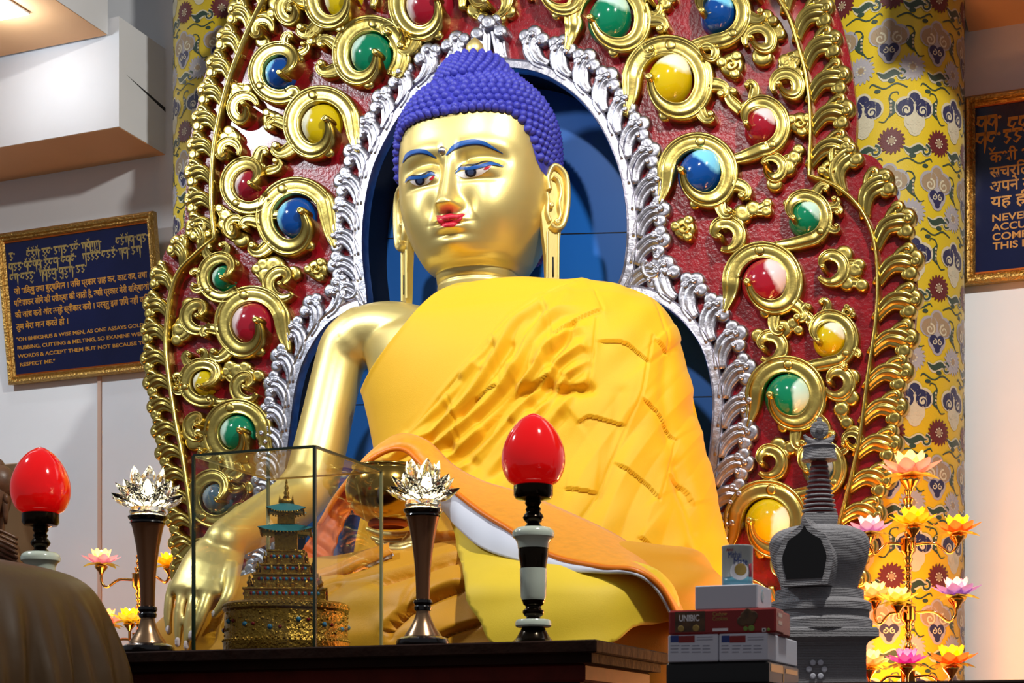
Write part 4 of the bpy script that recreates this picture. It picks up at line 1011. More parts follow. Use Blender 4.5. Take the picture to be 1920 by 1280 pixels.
# shawl sheets
def sheet(name, top, bot, m, n=80, k=14, bulge=.03, wav=.006, th=.008, fr=9):
    T = spline(top, n); B = spline(bot, n); vs = []
    for i in range(n):
        a = at_y(*T[i]); b = at_y(*B[i])
        for j in range(k):
            t = j / (k - 1); p = a.lerp(b, t); p.y -= bulge * math.sin(PI * t) + wav * math.sin(i / n * fr * 2*PI + 2*t) * math.sin(PI*t*.5 + .4); vs.append(p)
    mb = MB(); mb.add(vs, [(i*k+j, i*k+j+1, (i+1)*k+j+1, (i+1)*k+j) for i in range(n-1) for j in range(k-1)])
    o = sbuild(mb, name, m); return solid(o, th), T, B
o, T, B = sheet('shawl_hem', [(655, 900, -.76), (695, 852, -.78), (745, 815, -.80), (800, 826, -.82), (850, 872, -.84), (905, 902, -.86), (980, 925, -.88), (1060, 958, -.88), (1160, 1006, -.86), (1228, 1058, -.86), (1280, 1118, -.88), (1306, 1190, -.9)],
                [(600, 985, -.92), (645, 915, -.9), (700, 860, -.89), (755, 842, -.89), (800, 878, -.93), (858, 925, -1.16), (905, 961, -1.26), (954, 991, -1.33), (1035, 1041, -1.41), (1129, 1063, -1.46), (1190, 1069, -1.46), (1235, 1097, -1.42), (1266, 1150, -1.36), (1280, 1200, -1.34)], M['shawl'], n=110, bulge=.03)
tag(o, 'orange gold brocade hem draped over the bowl arm')
mb = MB(); pts = [at_y(*p) + Vector((0, -.008, 0)) for p in B]; tube(mb, pts, .011, 10); o = sbuild(mb, 'hem_piping', M['piping']); tag(o, 'thin orange piping along the hem')
o, _, _ = sheet('hem_lining', [(828, 928, -1.02), (858, 926, -1.15), (905, 961, -1.25), (954, 991, -1.32), (1035, 1041, -1.40), (1129, 1063, -1.45), (1190, 1069, -1.45), (1234, 1098, -1.41), (1265, 1151, -1.35)],
                [(826, 950, -1.06), (860, 991, -1.24), (907, 1029, -1.34), (972, 1051, -1.40), (1060, 1070, -1.45), (1129, 1074, -1.47), (1188, 1077, -1.47), (1228, 1103, -1.43), (1258, 1152, -1.37)], M['lining'], bulge=.012, wav=.002)
tag(o, 'white lining showing below the hem')
# inner fall of the shawl on the bowl side
o, T, B = sheet('shawl_fall', [(690, 868, -.86), (650, 905, -.86), (612, 955, -.86), (580, 1010, -.88), (555, 1050, -.9)], [(700, 885, -.9), (672, 930, -.9), (640, 990, -.92), (620, 1050, -.96), (610, 1080, -1.0)], M['under_robe'], bulge=-.03); tag(o, 'orange underside of the shawl')
o, T, B = sheet('knee_hem', [(560, 1075, -1.28), (620, 1062, -1.30), (680, 1035, -1.30), (730, 1018, -1.26)], [(560, 1098, -1.32), (625, 1085, -1.34), (690, 1058, -1.34), (738, 1036, -1.3)], M['shawl'], n=40, bulge=.02, wav=.001); tag(o, 'orange gold hem across the lap')
o, T, B = sheet('knee_lining', [(560, 1095, -1.31), (625, 1082, -1.33), (690, 1056, -1.33), (736, 1034, -1.29)], [(560, 1104, -1.31), (625, 1091, -1.33), (690, 1064, -1.33), (738, 1042, -1.29)], M['lining'], n=40, bulge=.004); tag(o, 'white lining across the lap')
# left hand, palm up under the bowl
lh = MB()
ptube(lh, [(880, 1010, -.86, 22), (850, 1010, -.92, 21), (820, 1012, -.98, 20), (790, 1014, -1.02, 19)], 20, 18, ell=.8)
ptube(lh, [(815, 1012, -.98, 18), (790, 1016, -1.05, 17), (765, 1018, -1.10, 14)], 16, 16, ell=1.6)
for c in ([(775, 1000, -1.0, 7.5), (745, 1003, -1.02, 7.5), (712, 1000, -1.03, 6.5), (688, 991, -1.03, 4.5)], [(775, 1010, -1.06, 8), (745, 1016, -1.09, 8), (718, 1015, -1.1, 7), (698, 1008, -1.1, 4.8)], [(775, 1018, -1.12, 8), (748, 1024, -1.15, 8), (724, 1023, -1.16, 7), (706, 1016, -1.16, 5)],
          [(770, 1024, -1.16, 7.5), (750, 1030, -1.19, 7.5), (730, 1029, -1.2, 6.5), (715, 1023, -1.2, 4.8)], [(805, 1002, -1.0, 9), (785, 990, -1.03, 8.5), (770, 982, -1.05, 7), (757, 977, -1.06, 4.8)]): ptube(lh, c, 18, 12)
o = sbuild(lh, 'left_hand', M['gold_body']); m = o.modifiers.new('r', 'REMESH'); m.mode = 'VOXEL'; m.voxel_size = .006; m = o.modifiers.new('s', 'SMOOTH'); m.iterations = 4
evaluated(o); o.data.polygons.foreach_set('use_smooth', [True] * len(o.data.polygons)); tag(o, 'golden left hand palm up under the bowl')
if not o.data.materials: o.data.materials.append(M['gold_body'])
# alms bowl held in the left hand
c = at_y(727, 922, -1.17); sc_ = proj(c)[2] / FPX
bt = at_y(727, 982, -1.17)
bowl = thing('alms_bowl', 'round polished brass bowl held in the statue left hand', 'bowl', bt)
h = (c.z - bt.z); mb = MB(); r = 80 * sc_
lathe(mb, [(0, 0), (r*.35, .004), (r*.5, .012), (r*.78, h*.3), (r*.96, h*.75), (r, h*1.05), (r*.96, h*1.35), (r*.84, h*1.62), (r*.80, h*1.68), (r*.84, h*1.72), (r*.84, h*1.78), (r*.79, h*1.76), (r*.7, h*1.5), (0, h*1.45)], (0, 0, 0), 56); o = mb.build('bowl', M['brass'], bowl)
mb = MB(); lathe(mb, [(r*.40, -.014), (r*.46, -.008), (r*.46, .004), (r*.4, .012)], (0, 0, 0), 40); mb.build('foot_ring', M['under_robe'], bowl)
# plinth below the crossed legs, behind the table
mb = MB(); zl = LAP.R[0][0]; x0 = at_y(200, 1400, -.74).x + .06; x1 = at_y(1322, 1400, -.74).x - .06
box(mb, (x0, -1.42, 0), (x1, -.34, zl - .004), 0, .02); o = mb.build('statue_plinth', mat('plinth', S((120, 30, 24)), .5), None, False)
tag(o, 'red plinth under the seated golden statue', 'plinth')
# ================================================================== OFFERINGS ON THE TABLE
M['table_dark'] = mat('table_dark', S((40, 19, 10)), .75, spec=.15, var=.4, vscale=9, bump=.3, bscale=30)
M['table_red'] = mat('table_red', S((96, 28, 16)), .6, spec=.2, var=.3, vscale=12)
M['paint_dim'] = mat('paint_dim', S((60, 62, 52)), .5)
TY = -2.9
p = at_y(1118, 1198, TY); TX1, TZ = p.x, p.z
TX0 = at_y(-300, 1225, TY).x; TYB = solve_y(TX1, TZ, 1234, TY, -1.5)
TYB = max(TYB, -2.22)
tab = thing('altar_table', 'dark carved wooden altar table across the front of the golden statue', 'table', ((TX0 + TX1)/2, (TY + TYB)/2, 0))
tl = tab.location.copy()
def lb(mb, lo, hi, mi=0, bev=0): box(mb, (lo[0]-tl.x, lo[1]-tl.y, lo[2]), (hi[0]-tl.x, hi[1]-tl.y, hi[2]), mi, bev)
mb = MB(); lb(mb, (TX0, TY, TZ - .035), (TX1, TYB, TZ), 0, .004); lb(mb, (TX0 + .02, TY + .02, TZ - .06), (TX1 - .02, TYB - .02, TZ - .035)); mb.build('tabletop', M['table_dark'], tab, False)
mb = MB(); lb(mb, (TX0 + .05, TY + .05, TZ - .11), (TX1 - .05, TYB - .03, TZ - .06), 0, .006); mb.build('moulding', M['table_red'], tab, False)
mb = MB(); lb(mb, (TX0 + .07, TY + .07, .0), (TX1 - .07, TYB - .03, TZ - .11)); mb.build('carcass', M['table_dark'], tab, False)
rnd = random.Random(3); mb = MB()
for i in range(40):
    x = lerp(TX0 + .2, TX1 - .15, i / 39); z = TZ - .17 + .02 * math.sin(i * 1.7)
    mpf = lambda a, b, h: Vector((a - tl.x, TY + .068 - h - tl.y, b))
    for q in range(5): a = q * 1.256 + i; dome(mb, x + .014*math.cos(a), z + .014*math.sin(a), .008, .006, mpf, n=8)
mb.build('carved_ornament', M['paint_dim'], tab)
for x in (TX1 - .35, TX1 - .95, TX1 - 1.55):
    mb = MB(); lb(mb, (x - .22, TY + .06, TZ - .5), (x + .22, TY + .072, TZ - .22), 0, .005); mb.build('front_panel', M['table_red'], tab, False)
# helpers for turned objects traced in the photo
def turned(u, y, z0):
    """returns scale and a converter from photo (r px, v) to metres above z0"""
    c = at_y(u, 1200, y); s = proj(c)[2] / FPX
    return c, s, lambda prof: [(r * s, at_y(u, v, y).z - z0) for r, v in prof]
M['lamp_brown'] = mat('lamp_brown', S((122, 84, 58)), .28, .8); M['lamp_black'] = mat('lamp_black', S((14, 12, 14)), .16, coat=.5)
M['lamp_bronze'] = mat('lamp_bronze', S((150, 118, 88)), .25, .8); M['jade'] = mat('jade', S((196, 206, 190)), .18, coat=.4)
M['red_glass'] = mat('red_glass', S((214, 6, 12)), .08, coat=.6, emit=S((230, 10, 8)), es=.35)
M['black_metal'] = mat('black_metal', S((36, 28, 18)), .16, .85)
def rounded(prof, n=60):
    return [tuple(p) for p in spline(prof, n)]
def red_lamp(u, y, dv, k, label, z0=None):
    """right lamp's own pixel rows, shifted by dv and scaled by k about its base row 1200"""
    z0 = TZ if z0 is None else z0
    c = at_y(u, 1200, y); s = proj(at_y(1000, 1200, -2.72))[2] / FPX * k
    t = thing('red_globe_lamp', label, 'lamp', (c.x, c.y, z0), 0, 'red flame shaped altar lamps')
    H = lambda prof: [(r * s, (1203 - v) * s) for r, v in prof]
    def part(name, prof, m, sm=0, n=48):
        mb = MB(); lathe(mb, H(rounded(prof, sm) if sm else prof), (0, 0, 0), n); o = mb.build(name, m, t); o.data.set_sharp_from_angle(angle=.7); return o
    part('base', [(0, 1203), (50, 1203), (50, 1200), (40, 1196), (33, 1190), (26, 1178), (21, 1169), (0, 1168)], M['black_metal'])
    part('jade_ring', [(0, 1169.2), (31, 1169), (34, 1166), (34, 1159), (31, 1155), (0, 1155)], M['jade'])
    part('lower_stem', [(14, 1155.5), (13, 1150), (17, 1147), (20, 1142), (20, 1138), (15, 1134), (14, 1130), (19, 1126), (20, 1122), (22, 1118)], M['black_metal'])
    part('jade_barrel', [(0, 1118), (22, 1118), (24, 1112), (25, 1080), (25.5, 1059), (0, 1058)], M['jade'])
    part('carved_barrel', [(24, 1058), (25, 1050), (28, 1035), (28, 1022), (10, 1021)], M['black_metal'])
    part('jade_cup', [(0, 1021), (29, 1021), (30, 1012), (34, 1004), (39, 1000), (40, 994), (38, 988), (32, 983), (0, 982)], M['jade'])
    part('upper_stem', [(20, 982), (15, 978), (12, 974), (18, 968), (20, 963), (17, 957), (13, 953), (15, 948), (12, 943), (16, 937), (15, 932), (24, 929)], M['black_metal'])
    part('collar', [(20, 930), (33, 928), (37, 922), (37, 904), (34, 902), (0, 901.5)], M['black_metal'])
    o = part('flame_globe', [(36, 902.5), (48, 894), (57, 876), (60, 855), (57, 832), (46, 806), (29, 784), (12, 772), (2, 768), (0, 767.6)], M['red_glass'], 60, 64)
    tag(o, 'glossy red glass globe rising to a point'); return t
red_lamp(1000, -2.72, 0, 1, 'red globe lamp with jade collars at the right end of the dark altar table')
sL = proj(at_y(74, 1200, -2.62))[2] / proj(at_y(1000, 1200, -2.72))[2]
_s = proj(at_y(1000, 1200, -2.72))[2] / FPX
red_lamp(76, -2.60, 0, (at_y(76, 838, -2.60).z - TZ) / (435 * _s), 'red globe lamp at far left behind the draped gold satin cloth')
# crystal lotus lamps
def crystal_mat():
    m = mat('crystal', (1, 1, 1, 1), .02, trans=1., ior=1.5); return m
M['crystal'] = crystal_mat(); M['bulb_white'] = mat('bulb_white', S((255, 240, 200)), .4, emit=S((255, 238, 190)), es=45.)
def petal_solid(mb, base, ang, elev, L, w, t, mi=0):
    """faceted almond: long axis leaves the centre at heading ang and elevation elev"""
    d = Vector((math.cos(ang)*math.cos(elev), math.sin(ang)*math.cos(elev), math.sin(elev))); s = Vector((-math.sin(ang), math.cos(ang), 0)); n = d.cross(s)
    st = [(0, .35), (.25, .85), (.5, 1.), (.75, .72), (.92, .3)]; vs = []; k = 8
    for a, r in st:
        for i in range(k): q = 2*PI*(i + .5)/k; vs.append(Vector(base) + d*L*a + s*w*r*math.cos(q) + n*(t*r*math.sin(q) + .12*L*(a*a)))
    vs.append(Vector(base) + d*L*1.0 + n*.13*L); e = len(vs) - 1; vs.append(Vector(base))
    fs = [(j*k+i, j*k+(i+1) % k, (j+1)*k+(i+1) % k, (j+1)*k+i) for j in range(len(st)-1) for i in range(k)]
    fs += [((len(st)-1)*k+i, (len(st)-1)*k+(i+1) % k, e) for i in range(k)] + [((i+1) % k, i, e+1) for i in range(k)]
    mb.add(vs, fs, mi)
def crystal_lamp(u, y, label):
    c = at_y(u, 1200, y); s = proj(c)[2] / FPX; t = thing('crystal_lotus_lamp', label, 'lamp', (c.x, c.y, TZ), 0, 'crystal lotus lamps on the altar table')
    s *= 1.0
    H = lambda prof: [(r * s, (1209 - v) * s) for r, v in prof]
    def part(name, prof, m, n=40):
        mb = MB(); lathe(mb, H(prof), (0, 0, 0), n); o = mb.build(name, m, t); o.data.set_sharp_from_angle(angle=.6); return o
    part('foot', [(0, 1209), (46, 1209), (50, 1204), (51, 1198), (49, 1192), (42, 1188), (36, 1186), (0, 1185)], M['lamp_black'])
    part('flared_stem', [(36, 1187), (33, 1181), (25, 1170), (17, 1155), (13, 1142), (13, 1138)], M['lamp_bronze'])
    part('stem_ring', [(12, 1139), (16, 1137), (17, 1131), (15, 1128), (18, 1123), (17, 1118), (13, 1116)], M['lamp_black'])
    part('tapered_column', [(13, 1117), (13.5, 1090), (15, 1060), (18, 1030), (22, 1002), (28, 972), (31, 962)], M['lamp_brown'])
    part('rim', [(31, 963), (34, 961), (32, 957), (36, 953), (37, 949), (34, 947), (0, 946.5)], M['lamp_black'])
    part('crystal_base', [(0, 946.4), (32, 946), (34, 940), (31, 932), (26, 927), (0, 926)], M['crystal'])
    mb = MB(); ball(mb, (0, 0, (1209 - 913) * s), 17 * s, 16); tag(mb.build('bulb', M['bulb_white'], t), 'glowing white bulb')
    zc = (1209 - 926) * s
    for n, off_, el, L, w, tk, r0 in ((8, .2, .2, 62, 23, 8, 12), (8, .6, .6, 66, 21, 8, 10), (6, .2, 1.15, 76, 19, 8, 9)):
        for i in range(n):
            a = 2*PI*i/n + off_; mb = MB(); petal_solid(mb, (r0*s*math.cos(a), r0*s*math.sin(a), zc - 4*s), a, el, L*s, w*s, tk*s); o = fixn(mb.build('crystal_petal', M['crystal'], t, False))
    return t
crystal_lamp(793, -2.70, 'crystal lotus lamp beside the right end of the glass case')
crystal_lamp(277, -2.70, 'crystal lotus lamp at the left of the glass case')
# glass display case
def glass_mat(name, tint, refl):
    m = bpy.data.materials.new(name); m.use_nodes = True; nt = m.node_tree; nt.nodes.clear()
    o = nt.nodes.new('ShaderNodeOutputMaterial'); mx = nt.nodes.new('ShaderNodeMixShader'); tr = nt.nodes.new('ShaderNodeBsdfTransparent'); gl = nt.nodes.new('ShaderNodeBsdfGlossy'); fr = nt.nodes.new('ShaderNodeFresnel')
    tr.inputs[0].default_value = tint; gl.inputs['Roughness'].default_value = .01; fr.inputs[0].default_value = refl
    ge = nt.nodes.new('ShaderNodeNewGeometry'); mu = nt.nodes.new('ShaderNodeMath'); mu.operation = 'MULTIPLY'; iv = nt.nodes.new('ShaderNodeMath'); iv.operation = 'SUBTRACT'; iv.inputs[0].default_value = 1; nt.links.new(ge.outputs['Backfacing'], iv.inputs[1]); nt.links.new(fr.outputs[0], mu.inputs[0]); nt.links.new(iv.outputs[0], mu.inputs[1])
    nt.links.new(mu.outputs[0], mx.inputs[0]); nt.links.new(tr.outputs[0], mx.inputs[1]); nt.links.new(gl.outputs[0], mx.inputs[2]); nt.links.new(mx.outputs[0], o.inputs[0]); return m
M['glass'] = glass_mat('glass', (.955, .965, .95, 1), 1.5)
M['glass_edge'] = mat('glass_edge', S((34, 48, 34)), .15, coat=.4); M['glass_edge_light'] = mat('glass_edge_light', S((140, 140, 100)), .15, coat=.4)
K0 = at_y(590, 838, -2.74); d0 = proj(K0)[2]
K1 = at_d(363, 855, d0 * 562 / 545); K2 = at_d(715, 885, d0 * 562 / 515)
e1 = (K1 - K0); e1.z = 0; e2 = (K2 - K0); e2.z = 0
w1 = e1.length; e1.normalize(); w2 = e2.length
e2n = Vector((-e1.y, e1.x, 0)); e2n = e2n if e2n.dot(e2) > 0 else -e2n
lo, hi = .05, 1.2
for _ in range(40):
    m_ = (lo + hi)/2
    if proj(K0 + e2n * m_)[0] < 715: lo = m_
    else: hi = m_
w2 = lo; CH = K0.z - TZ
case = thing('glass_display_case', 'clear glass display case standing on the altar table over the golden palace model', 'display case', (K0.x, K0.y, TZ))
case.matrix_world = Matrix(((e1.x, e2n.x, 0, K0.x), (e1.y, e2n.y, 0, K0.y), (0, 0, 1, TZ), (0, 0, 0, 1))) if e1.cross(e2n).z > 0 else Matrix(((e2n.x, e1.x, 0, K0.x), (e2n.y, e1.y, 0, K0.y), (0, 0, 1, TZ), (0, 0, 0, 1)))
if e1.cross(e2n).z > 0: A_, B_ = w1, w2
else: A_, B_ = w2, w1
g = .004
for nm, lo_, hi_ in (('front_pane', (g, 0, .001), (A_ - g, g, CH - g)), ('back_pane', (g, B_ - g, .001), (A_ - g, B_, CH - g)), ('side_pane', (0, g, .001), (g, B_ - g, CH - g)), ('side_pane', (A_ - g, g, .001), (A_, B_ - g, CH - g)), ('top_pane', (0, 0, CH - g), (A_, B_, CH))):
    mb = MB(); box(mb, lo_, hi_); mb.build(nm, M['glass'], case, False)
e = .0045
for x in (0, A_):
    for y in (0, B_):
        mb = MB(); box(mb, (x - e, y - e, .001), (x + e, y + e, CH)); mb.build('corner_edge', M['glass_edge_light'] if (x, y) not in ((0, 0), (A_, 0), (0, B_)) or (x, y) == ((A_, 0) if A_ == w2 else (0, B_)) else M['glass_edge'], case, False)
for lo_, hi_ in (((0, -e, CH - .002), (A_, e, CH + .006)), ((0, B_ - e, CH - .002), (A_, B_ + e, CH + .003)), ((-e, 0, CH - .002), (e, B_, CH + .006)), ((A_ - e, 0, CH - .002), (A_ + e, B_, CH + .003))):
    mb = MB(); box(mb, lo_, hi_); mb.build('top_edge', M['glass_edge'], case, False)
# golden palace model inside the case
ctr = K0 + e1 * w1 * .47 + e2n * w2 * .5
def zat(v): return at_y(535, v, ctr.y).z - TZ
sp = proj(ctr)[2] / FPX
cu_ = proj(Vector((ctr.x, ctr.y, TZ)))[0]; ctr = ctr + RT * ((537 - cu_) * sp); ctr.z = TZ
M['gold_dark'] = mat('gold_dark', S((176, 138, 58)), .3, 1., bump=.9, bscale=90, bdist=.006); M['teal'] = mat('teal', S((46, 112, 118)), .35); M['turq'] = mat('turq', S((40, 120, 160)), .2); M['ruby'] = mat('ruby', S((130, 16, 24)), .15)
pal = thing('palace_model', 'small golden tiered palace model set with turquoise and red stones inside the glass case', 'model', ctr, math.radians(28))
base_v = 1400 - (TZ - 1.5) / proj(ctr)[2] * FPX
Z = lambda v: (base_v - v) * sp
mb = MB(); lathe(mb, [(0, .001), (116*sp, .001), (118*sp, Z(1206)), (115*sp, Z(1200)), (114*sp, Z(1150)), (118*sp, Z(1145)), (118*sp, Z(1136)), (112*sp, Z(1132)), (0, Z(1131))], n=64); o = mb.build('drum', M['gold_dark'], pal); o.data.set_sharp_from_angle(angle=.5)
mb = MB(); rnd = random.Random(5)
for i in range(260):
    a = rnd.uniform(0, 2*PI); z = Z(rnd.uniform(1203, 1148)); ball(mb, (114*sp*math.cos(a), 114*sp*math.sin(a), z), rnd.uniform(1.6, 3.6)*sp, 6)
for i in range(72): a = 2*PI*i/72; ball(mb, (117*sp*math.cos(a), 117*sp*math.sin(a), Z(1140)), 2.6*sp, 6); ball(mb, (117*sp*math.cos(a), 117*sp*math.sin(a), Z(1203)), 2.6*sp, 6)
mb.build('filigree', M['gold_dark'], pal)
for nm, m, ph in (('turquoise_inlay', 'turq', 0), ('red_stone_inlay', 'ruby', .16)):
    mb = MB()
    for i in range(14): a = 2*PI*i/14 + ph; ball(mb, (115*sp*math.cos(a), 115*sp*math.sin(a), Z(1176 + 8*math.sin(i*2.1))), (5 if m == 'turq' else 3.6)*sp, 8)
    for hw, v in ((104, 1119), (82, 1091), (64, 1070), (48, 1047)):
        k = int(hw / 9)
        for i in range(k):
            x = lerp(-hw*.62, hw*.62, (i + (.3 if ph else .65)) / k)
            for sx, sy in ((1, 0), (-1, 0), (0, 1), (0, -1)): ball(mb, ((x if sx == 0 else sx*hw*.71)*sp, (x if sy == 0 else sy*hw*.71)*sp, Z(v)), 3.6*sp, 8)
    mb.build(nm, M[m], pal)
for hw, v0, v1 in ((104, 1132, 1108), (82, 1108, 1080), (64, 1080, 1061), (48, 1061, 1034)):
    mb = MB(); q = hw*.71*sp; box(mb, (-q, -q, Z(v0)), (q, q, Z(v1 + 4)), 0, .002); box(mb, (-q*1.05, -q*1.05, Z(v1 + 4)), (q*1.05, q*1.05, Z(v1)), 0, .002); mb.build('tier', M['gold_dark'], pal, False)
for hw, v, r, n in ((98, 1108, 6, 6), (76, 1080, 6, 5), (58, 1061, 5, 4)):
    for i in range(n):
        x = lerp(-hw*.66, hw*.66, i/(n-1))
        for sx, sy in ((1, 0), (-1, 0), (0, 1), (0, -1)):
            c = ((x if sx == 0 else sx*hw*.66)*sp, (x if sy == 0 else sy*hw*.66)*sp, Z(v)); q = 1 if (i in (0, n-1)) else .7
            mb = MB(); lathe(mb, [(0, 0), (r*.9*sp, 0), (r*.5*sp, 4*sp), (r*.8*sp, 7*sp), (r*.9*sp, 10*sp*q), (r*.3*sp, 15*sp*q), (r*.4*sp, 18*sp*q), (0, 24*sp*q)], c, 8); mb.build('turret', M['gold_dark'], pal)
mb = MB(); q = 21*sp; box(mb, (-q, -q, Z(1034)), (q, q, Z(1000)), 0, .001); q = 16*sp; box(mb, (-q, -q, Z(984)), (q, q, Z(960)), 0, .001); mb.build('tower', M['gold_dark'], pal, False)
def pagoda_roof(hw, top, v0, v1, name):
    mb = MB(); n = 12; vs = []
    for j in range(4):
        f = j/3; w = lerp(hw, top, f)*sp; z = lerp(Z(v0), Z(v1), f)
        for side in range(4):
            for i in range(n):
                t = -1 + 2*i/n; x, y = [(t, -1), (1, t), (-t, 1), (-1, -t)][side]
                lift = (abs(t)**3) * 7 * sp * (1 - f); vs.append((x*w*(1 + .12*abs(t)**4*(1-f)), y*w*(1 + .12*abs(t)**4*(1-f)), z + lift))
    k = 4*n; mb.add(vs, [(j*k+i, j*k+(i+1) % k, (j+1)*k+(i+1) % k, (j+1)*k+i) for j in range(3) for i in range(k)] + [tuple(range(k))[::-1], tuple(3*k+i for i in range(k))])
    o = mb.build(name, M['teal'], pal, False)
    g = MB()
    for side in range(4):
        for i in range(14): t = -1 + 2*(i+.5)/14; x, y = [(t, -1), (1, t), (-t, 1), (-1, -t)][side]; ball(g, (x*hw*sp, y*hw*sp, Z(v0) - 2*sp + abs(t)**3*7*sp), 2*sp, 6)
    f_ = g.build('eave_beads', M['gold_dark'], o); return o
pagoda_roof(46, 18, 1001, 984, 'lower_roof'); pagoda_roof(33, 11, 962, 945, 'upper_roof')
mb = MB(); q = 10*sp; box(mb, (-q, -q, Z(945)), (q, q, Z(936)), 0, .001); lathe(mb, [(0, Z(936)), (7*sp, Z(935)), (4*sp, Z(928)), (6*sp, Z(924)), (3*sp, Z(919)), (4.5*sp, Z(914)), (2*sp, Z(908)), (2.6*sp, Z(904)), (0, Z(894))], n=14)
for x, y in ((1, 1), (1, -1), (-1, 1), (-1, -1)): lathe(mb, [(0, Z(945)), (2.5*sp, Z(944)), (1.5*sp, Z(936)), (0, Z(928))], (x*12*sp, y*12*sp, 0), 8)
tag(mb.build('spire', M['gold_dark'], pal), 'gold spire over the roofs')
# ================================================================== RIGHT SIDE OFFERINGS
M['carton_white'] = mat('carton_white', S((214, 216, 228)), .6); M['carton_red'] = mat('carton_red', S((140, 26, 24)), .4); M['carton_black'] = mat('carton_black', S((18, 17, 18)), .35)
M['print_brown'] = mat('print_brown', S((96, 66, 36)), .45, var=.5, vscale=60); M['print_cookie'] = mat('print_cookie', S((170, 140, 70)), .5); M['print_green'] = mat('print_green', S((120, 150, 60)), .5)
M['print_white'] = mat('print_white', S((235, 232, 235)), .5); M['print_blue'] = mat('print_blue', S((40, 60, 130)), .5); M['print_grey'] = mat('print_grey', S((140, 142, 158)), .6); M['carton_cream'] = mat('carton_cream', S((222, 196, 180)), .55)
M['tin'] = mat('tin', S((196, 204, 200)), .3, .4); M['tin_blue'] = mat('tin_blue', S((90, 150, 170)), .3); M['tin_red'] = mat('tin_red', S((150, 20, 50)), .35); M['gold_print'] = mat('gold_print', S((180, 140, 50)), .3, .8)
FY = -3.7
def font_mesh(txt, name, size, mat_, mtx, parent, ext=.0004, sx=1., width=None, bold=False):
    cu = bpy.data.curves.new(name, 'FONT'); cu.body = txt; cu.size = size; cu.extrude = ext; cu.align_x = 'LEFT'
    if bold: cu.offset = size * .02
    tmp = bpy.data.objects.new('t', cu); COL.objects.link(tmp)
    me = bpy.data.meshes.new_from_object(tmp.evaluated_get(bpy.context.evaluated_depsgraph_get())); bpy.data.objects.remove(tmp); bpy.data.curves.remove(cu)
    if not len(me.vertices): return None
    xs = [v.co.x for v in me.vertices]; w = max(xs) - min(xs); f = (width / w) if width else sx
    me.transform(Matrix.Diagonal((f, 1, 1, 1))); me.materials.clear(); me.materials.append(mat_)
    o = bpy.data.objects.new(name, me); COL.objects.link(o)
    o.parent = parent; o.matrix_parent_inverse = parent.matrix_basis.inverted() if parent else Matrix(); o.matrix_basis = mtx
    return o
def fmat(u, v, y):  # lettering on a face looking to -y
    p = at_y(u, v, y); return Matrix(((1, 0, 0, p.x), (0, 0, -1, p.y), (0, 1, 0, p.z), (0, 0, 0, 1)))
def wch(o, par): o.parent = par; o.matrix_parent_inverse = par.matrix_basis.inverted(); return o
p0 = at_y(1253, 1187, FY)
def bx(name, label, cat, u0, u1, z0, z1, y, depth, m, bev=.003, group=None, body='carton'):
    a = at_y(u0, 1200, y); b = at_y(u1, 1200, y)
    t = thing(name, label, cat, ((a.x+b.x)/2, y + depth/2, z0), 0, group)
    mb = MB(); box(mb, (a.x, y, z0), (b.x, y + depth, z1), 0, bev); wch(mb.build(body, m, None, False), t); return t
def fz(v, y=FY): return at_y(1350, v, y).z
def rect(mb, u0, v0, u1, v1, y, mi=0, h=.0006):
    a, b = at_y(u0, v1, y), at_y(u1, v0, y); box(mb, (a.x, y - h, a.z), (b.x, y, b.z), mi)
# offering table below them
OT = fz(1284)
z_a, z_b, z_c, z_d = OT, fz(1239), fz(1188), fz(1141)
z_e = fz(1096)
mb = MB(); a = at_y(1180, 1280, FY); box(mb, (a.x, FY - .06, OT - .04), (a.x + 1.35, -2.1, OT), 0, .004)
ot = tag(mb.build('offering_table', M['table_dark'], None, False), 'dark offering table under the packed boxes and the grey stupa', 'table')
for x in (a.x + .08, a.x + 1.27):
    for y in (FY, -2.16): mb = MB(); box(mb, (x - .03, y - .03, 0), (x + .03, y + .03, OT - .04)); wch(mb.build('leg', M['table_dark'], None, False), ot)
t = bx('black_carton', 'shiny black carton at the bottom of the front box stack', 'box', 1248, 1441, z_a, z_b, FY, .30, M['carton_black'], .006)
mb = MB(); xr = at_y(1441, 1260, FY).x
box(mb, (xr, FY + .02, z_b - .022), (xr + .0008, FY + .14, z_b - .006)); box(mb, (xr, FY + .135, z_a + .01), (xr + .0008, FY + .142, z_b - .006)); box(mb, (xr, FY + .16, z_b - .02), (xr + .0008, FY + .28, z_b - .01)); wch(mb.build('gold_stripe', M['gold_print'], None, False), t)
for k, (u0, u1) in enumerate(((1252.5, 1346.5), (1348, 1439))):
    t = bx('white_packet', ('white printed packet on the left end of the black carton', 'white printed packet beside it at the right end of the black carton')[k], 'packet', u0, u1, z_b, z_c, FY, .29, M['carton_white'], .002, 'white printed packets')
    mb = MB(); rect(mb, u0 + 5, 1191, u0 + 20, 1204, FY, 1); rect(mb, u0 + 20, 1191, u0 + 50, 1204.5, FY, 0)
    rnd = random.Random(k)
    for r in range(3):
        for c in range(4): rect(mb, u0 + 5 + c*20, 1209 + r*6, u0 + 5 + c*20 + rnd.uniform(12, 17), 1211 + r*6, FY, 2)
    for r in range(2): rect(mb, u0 + 54, 1193 + r*5, u0 + 84, 1195 + r*5, FY, 2)
    wch(mb.build('printed_label', [M['carton_red'], M['print_blue'], M['print_grey']], None, False), t)
t = bx('cookie_box', 'long red cookie box at the front of the stack, under the plain white box', 'box', 1253, 1455, z_c, z_d, FY, .078, M['carton_red'], .004, 'red cookie boxes')
mb = MB(); rect(mb, 1266, 1145, 1322, 1185, FY, 0)
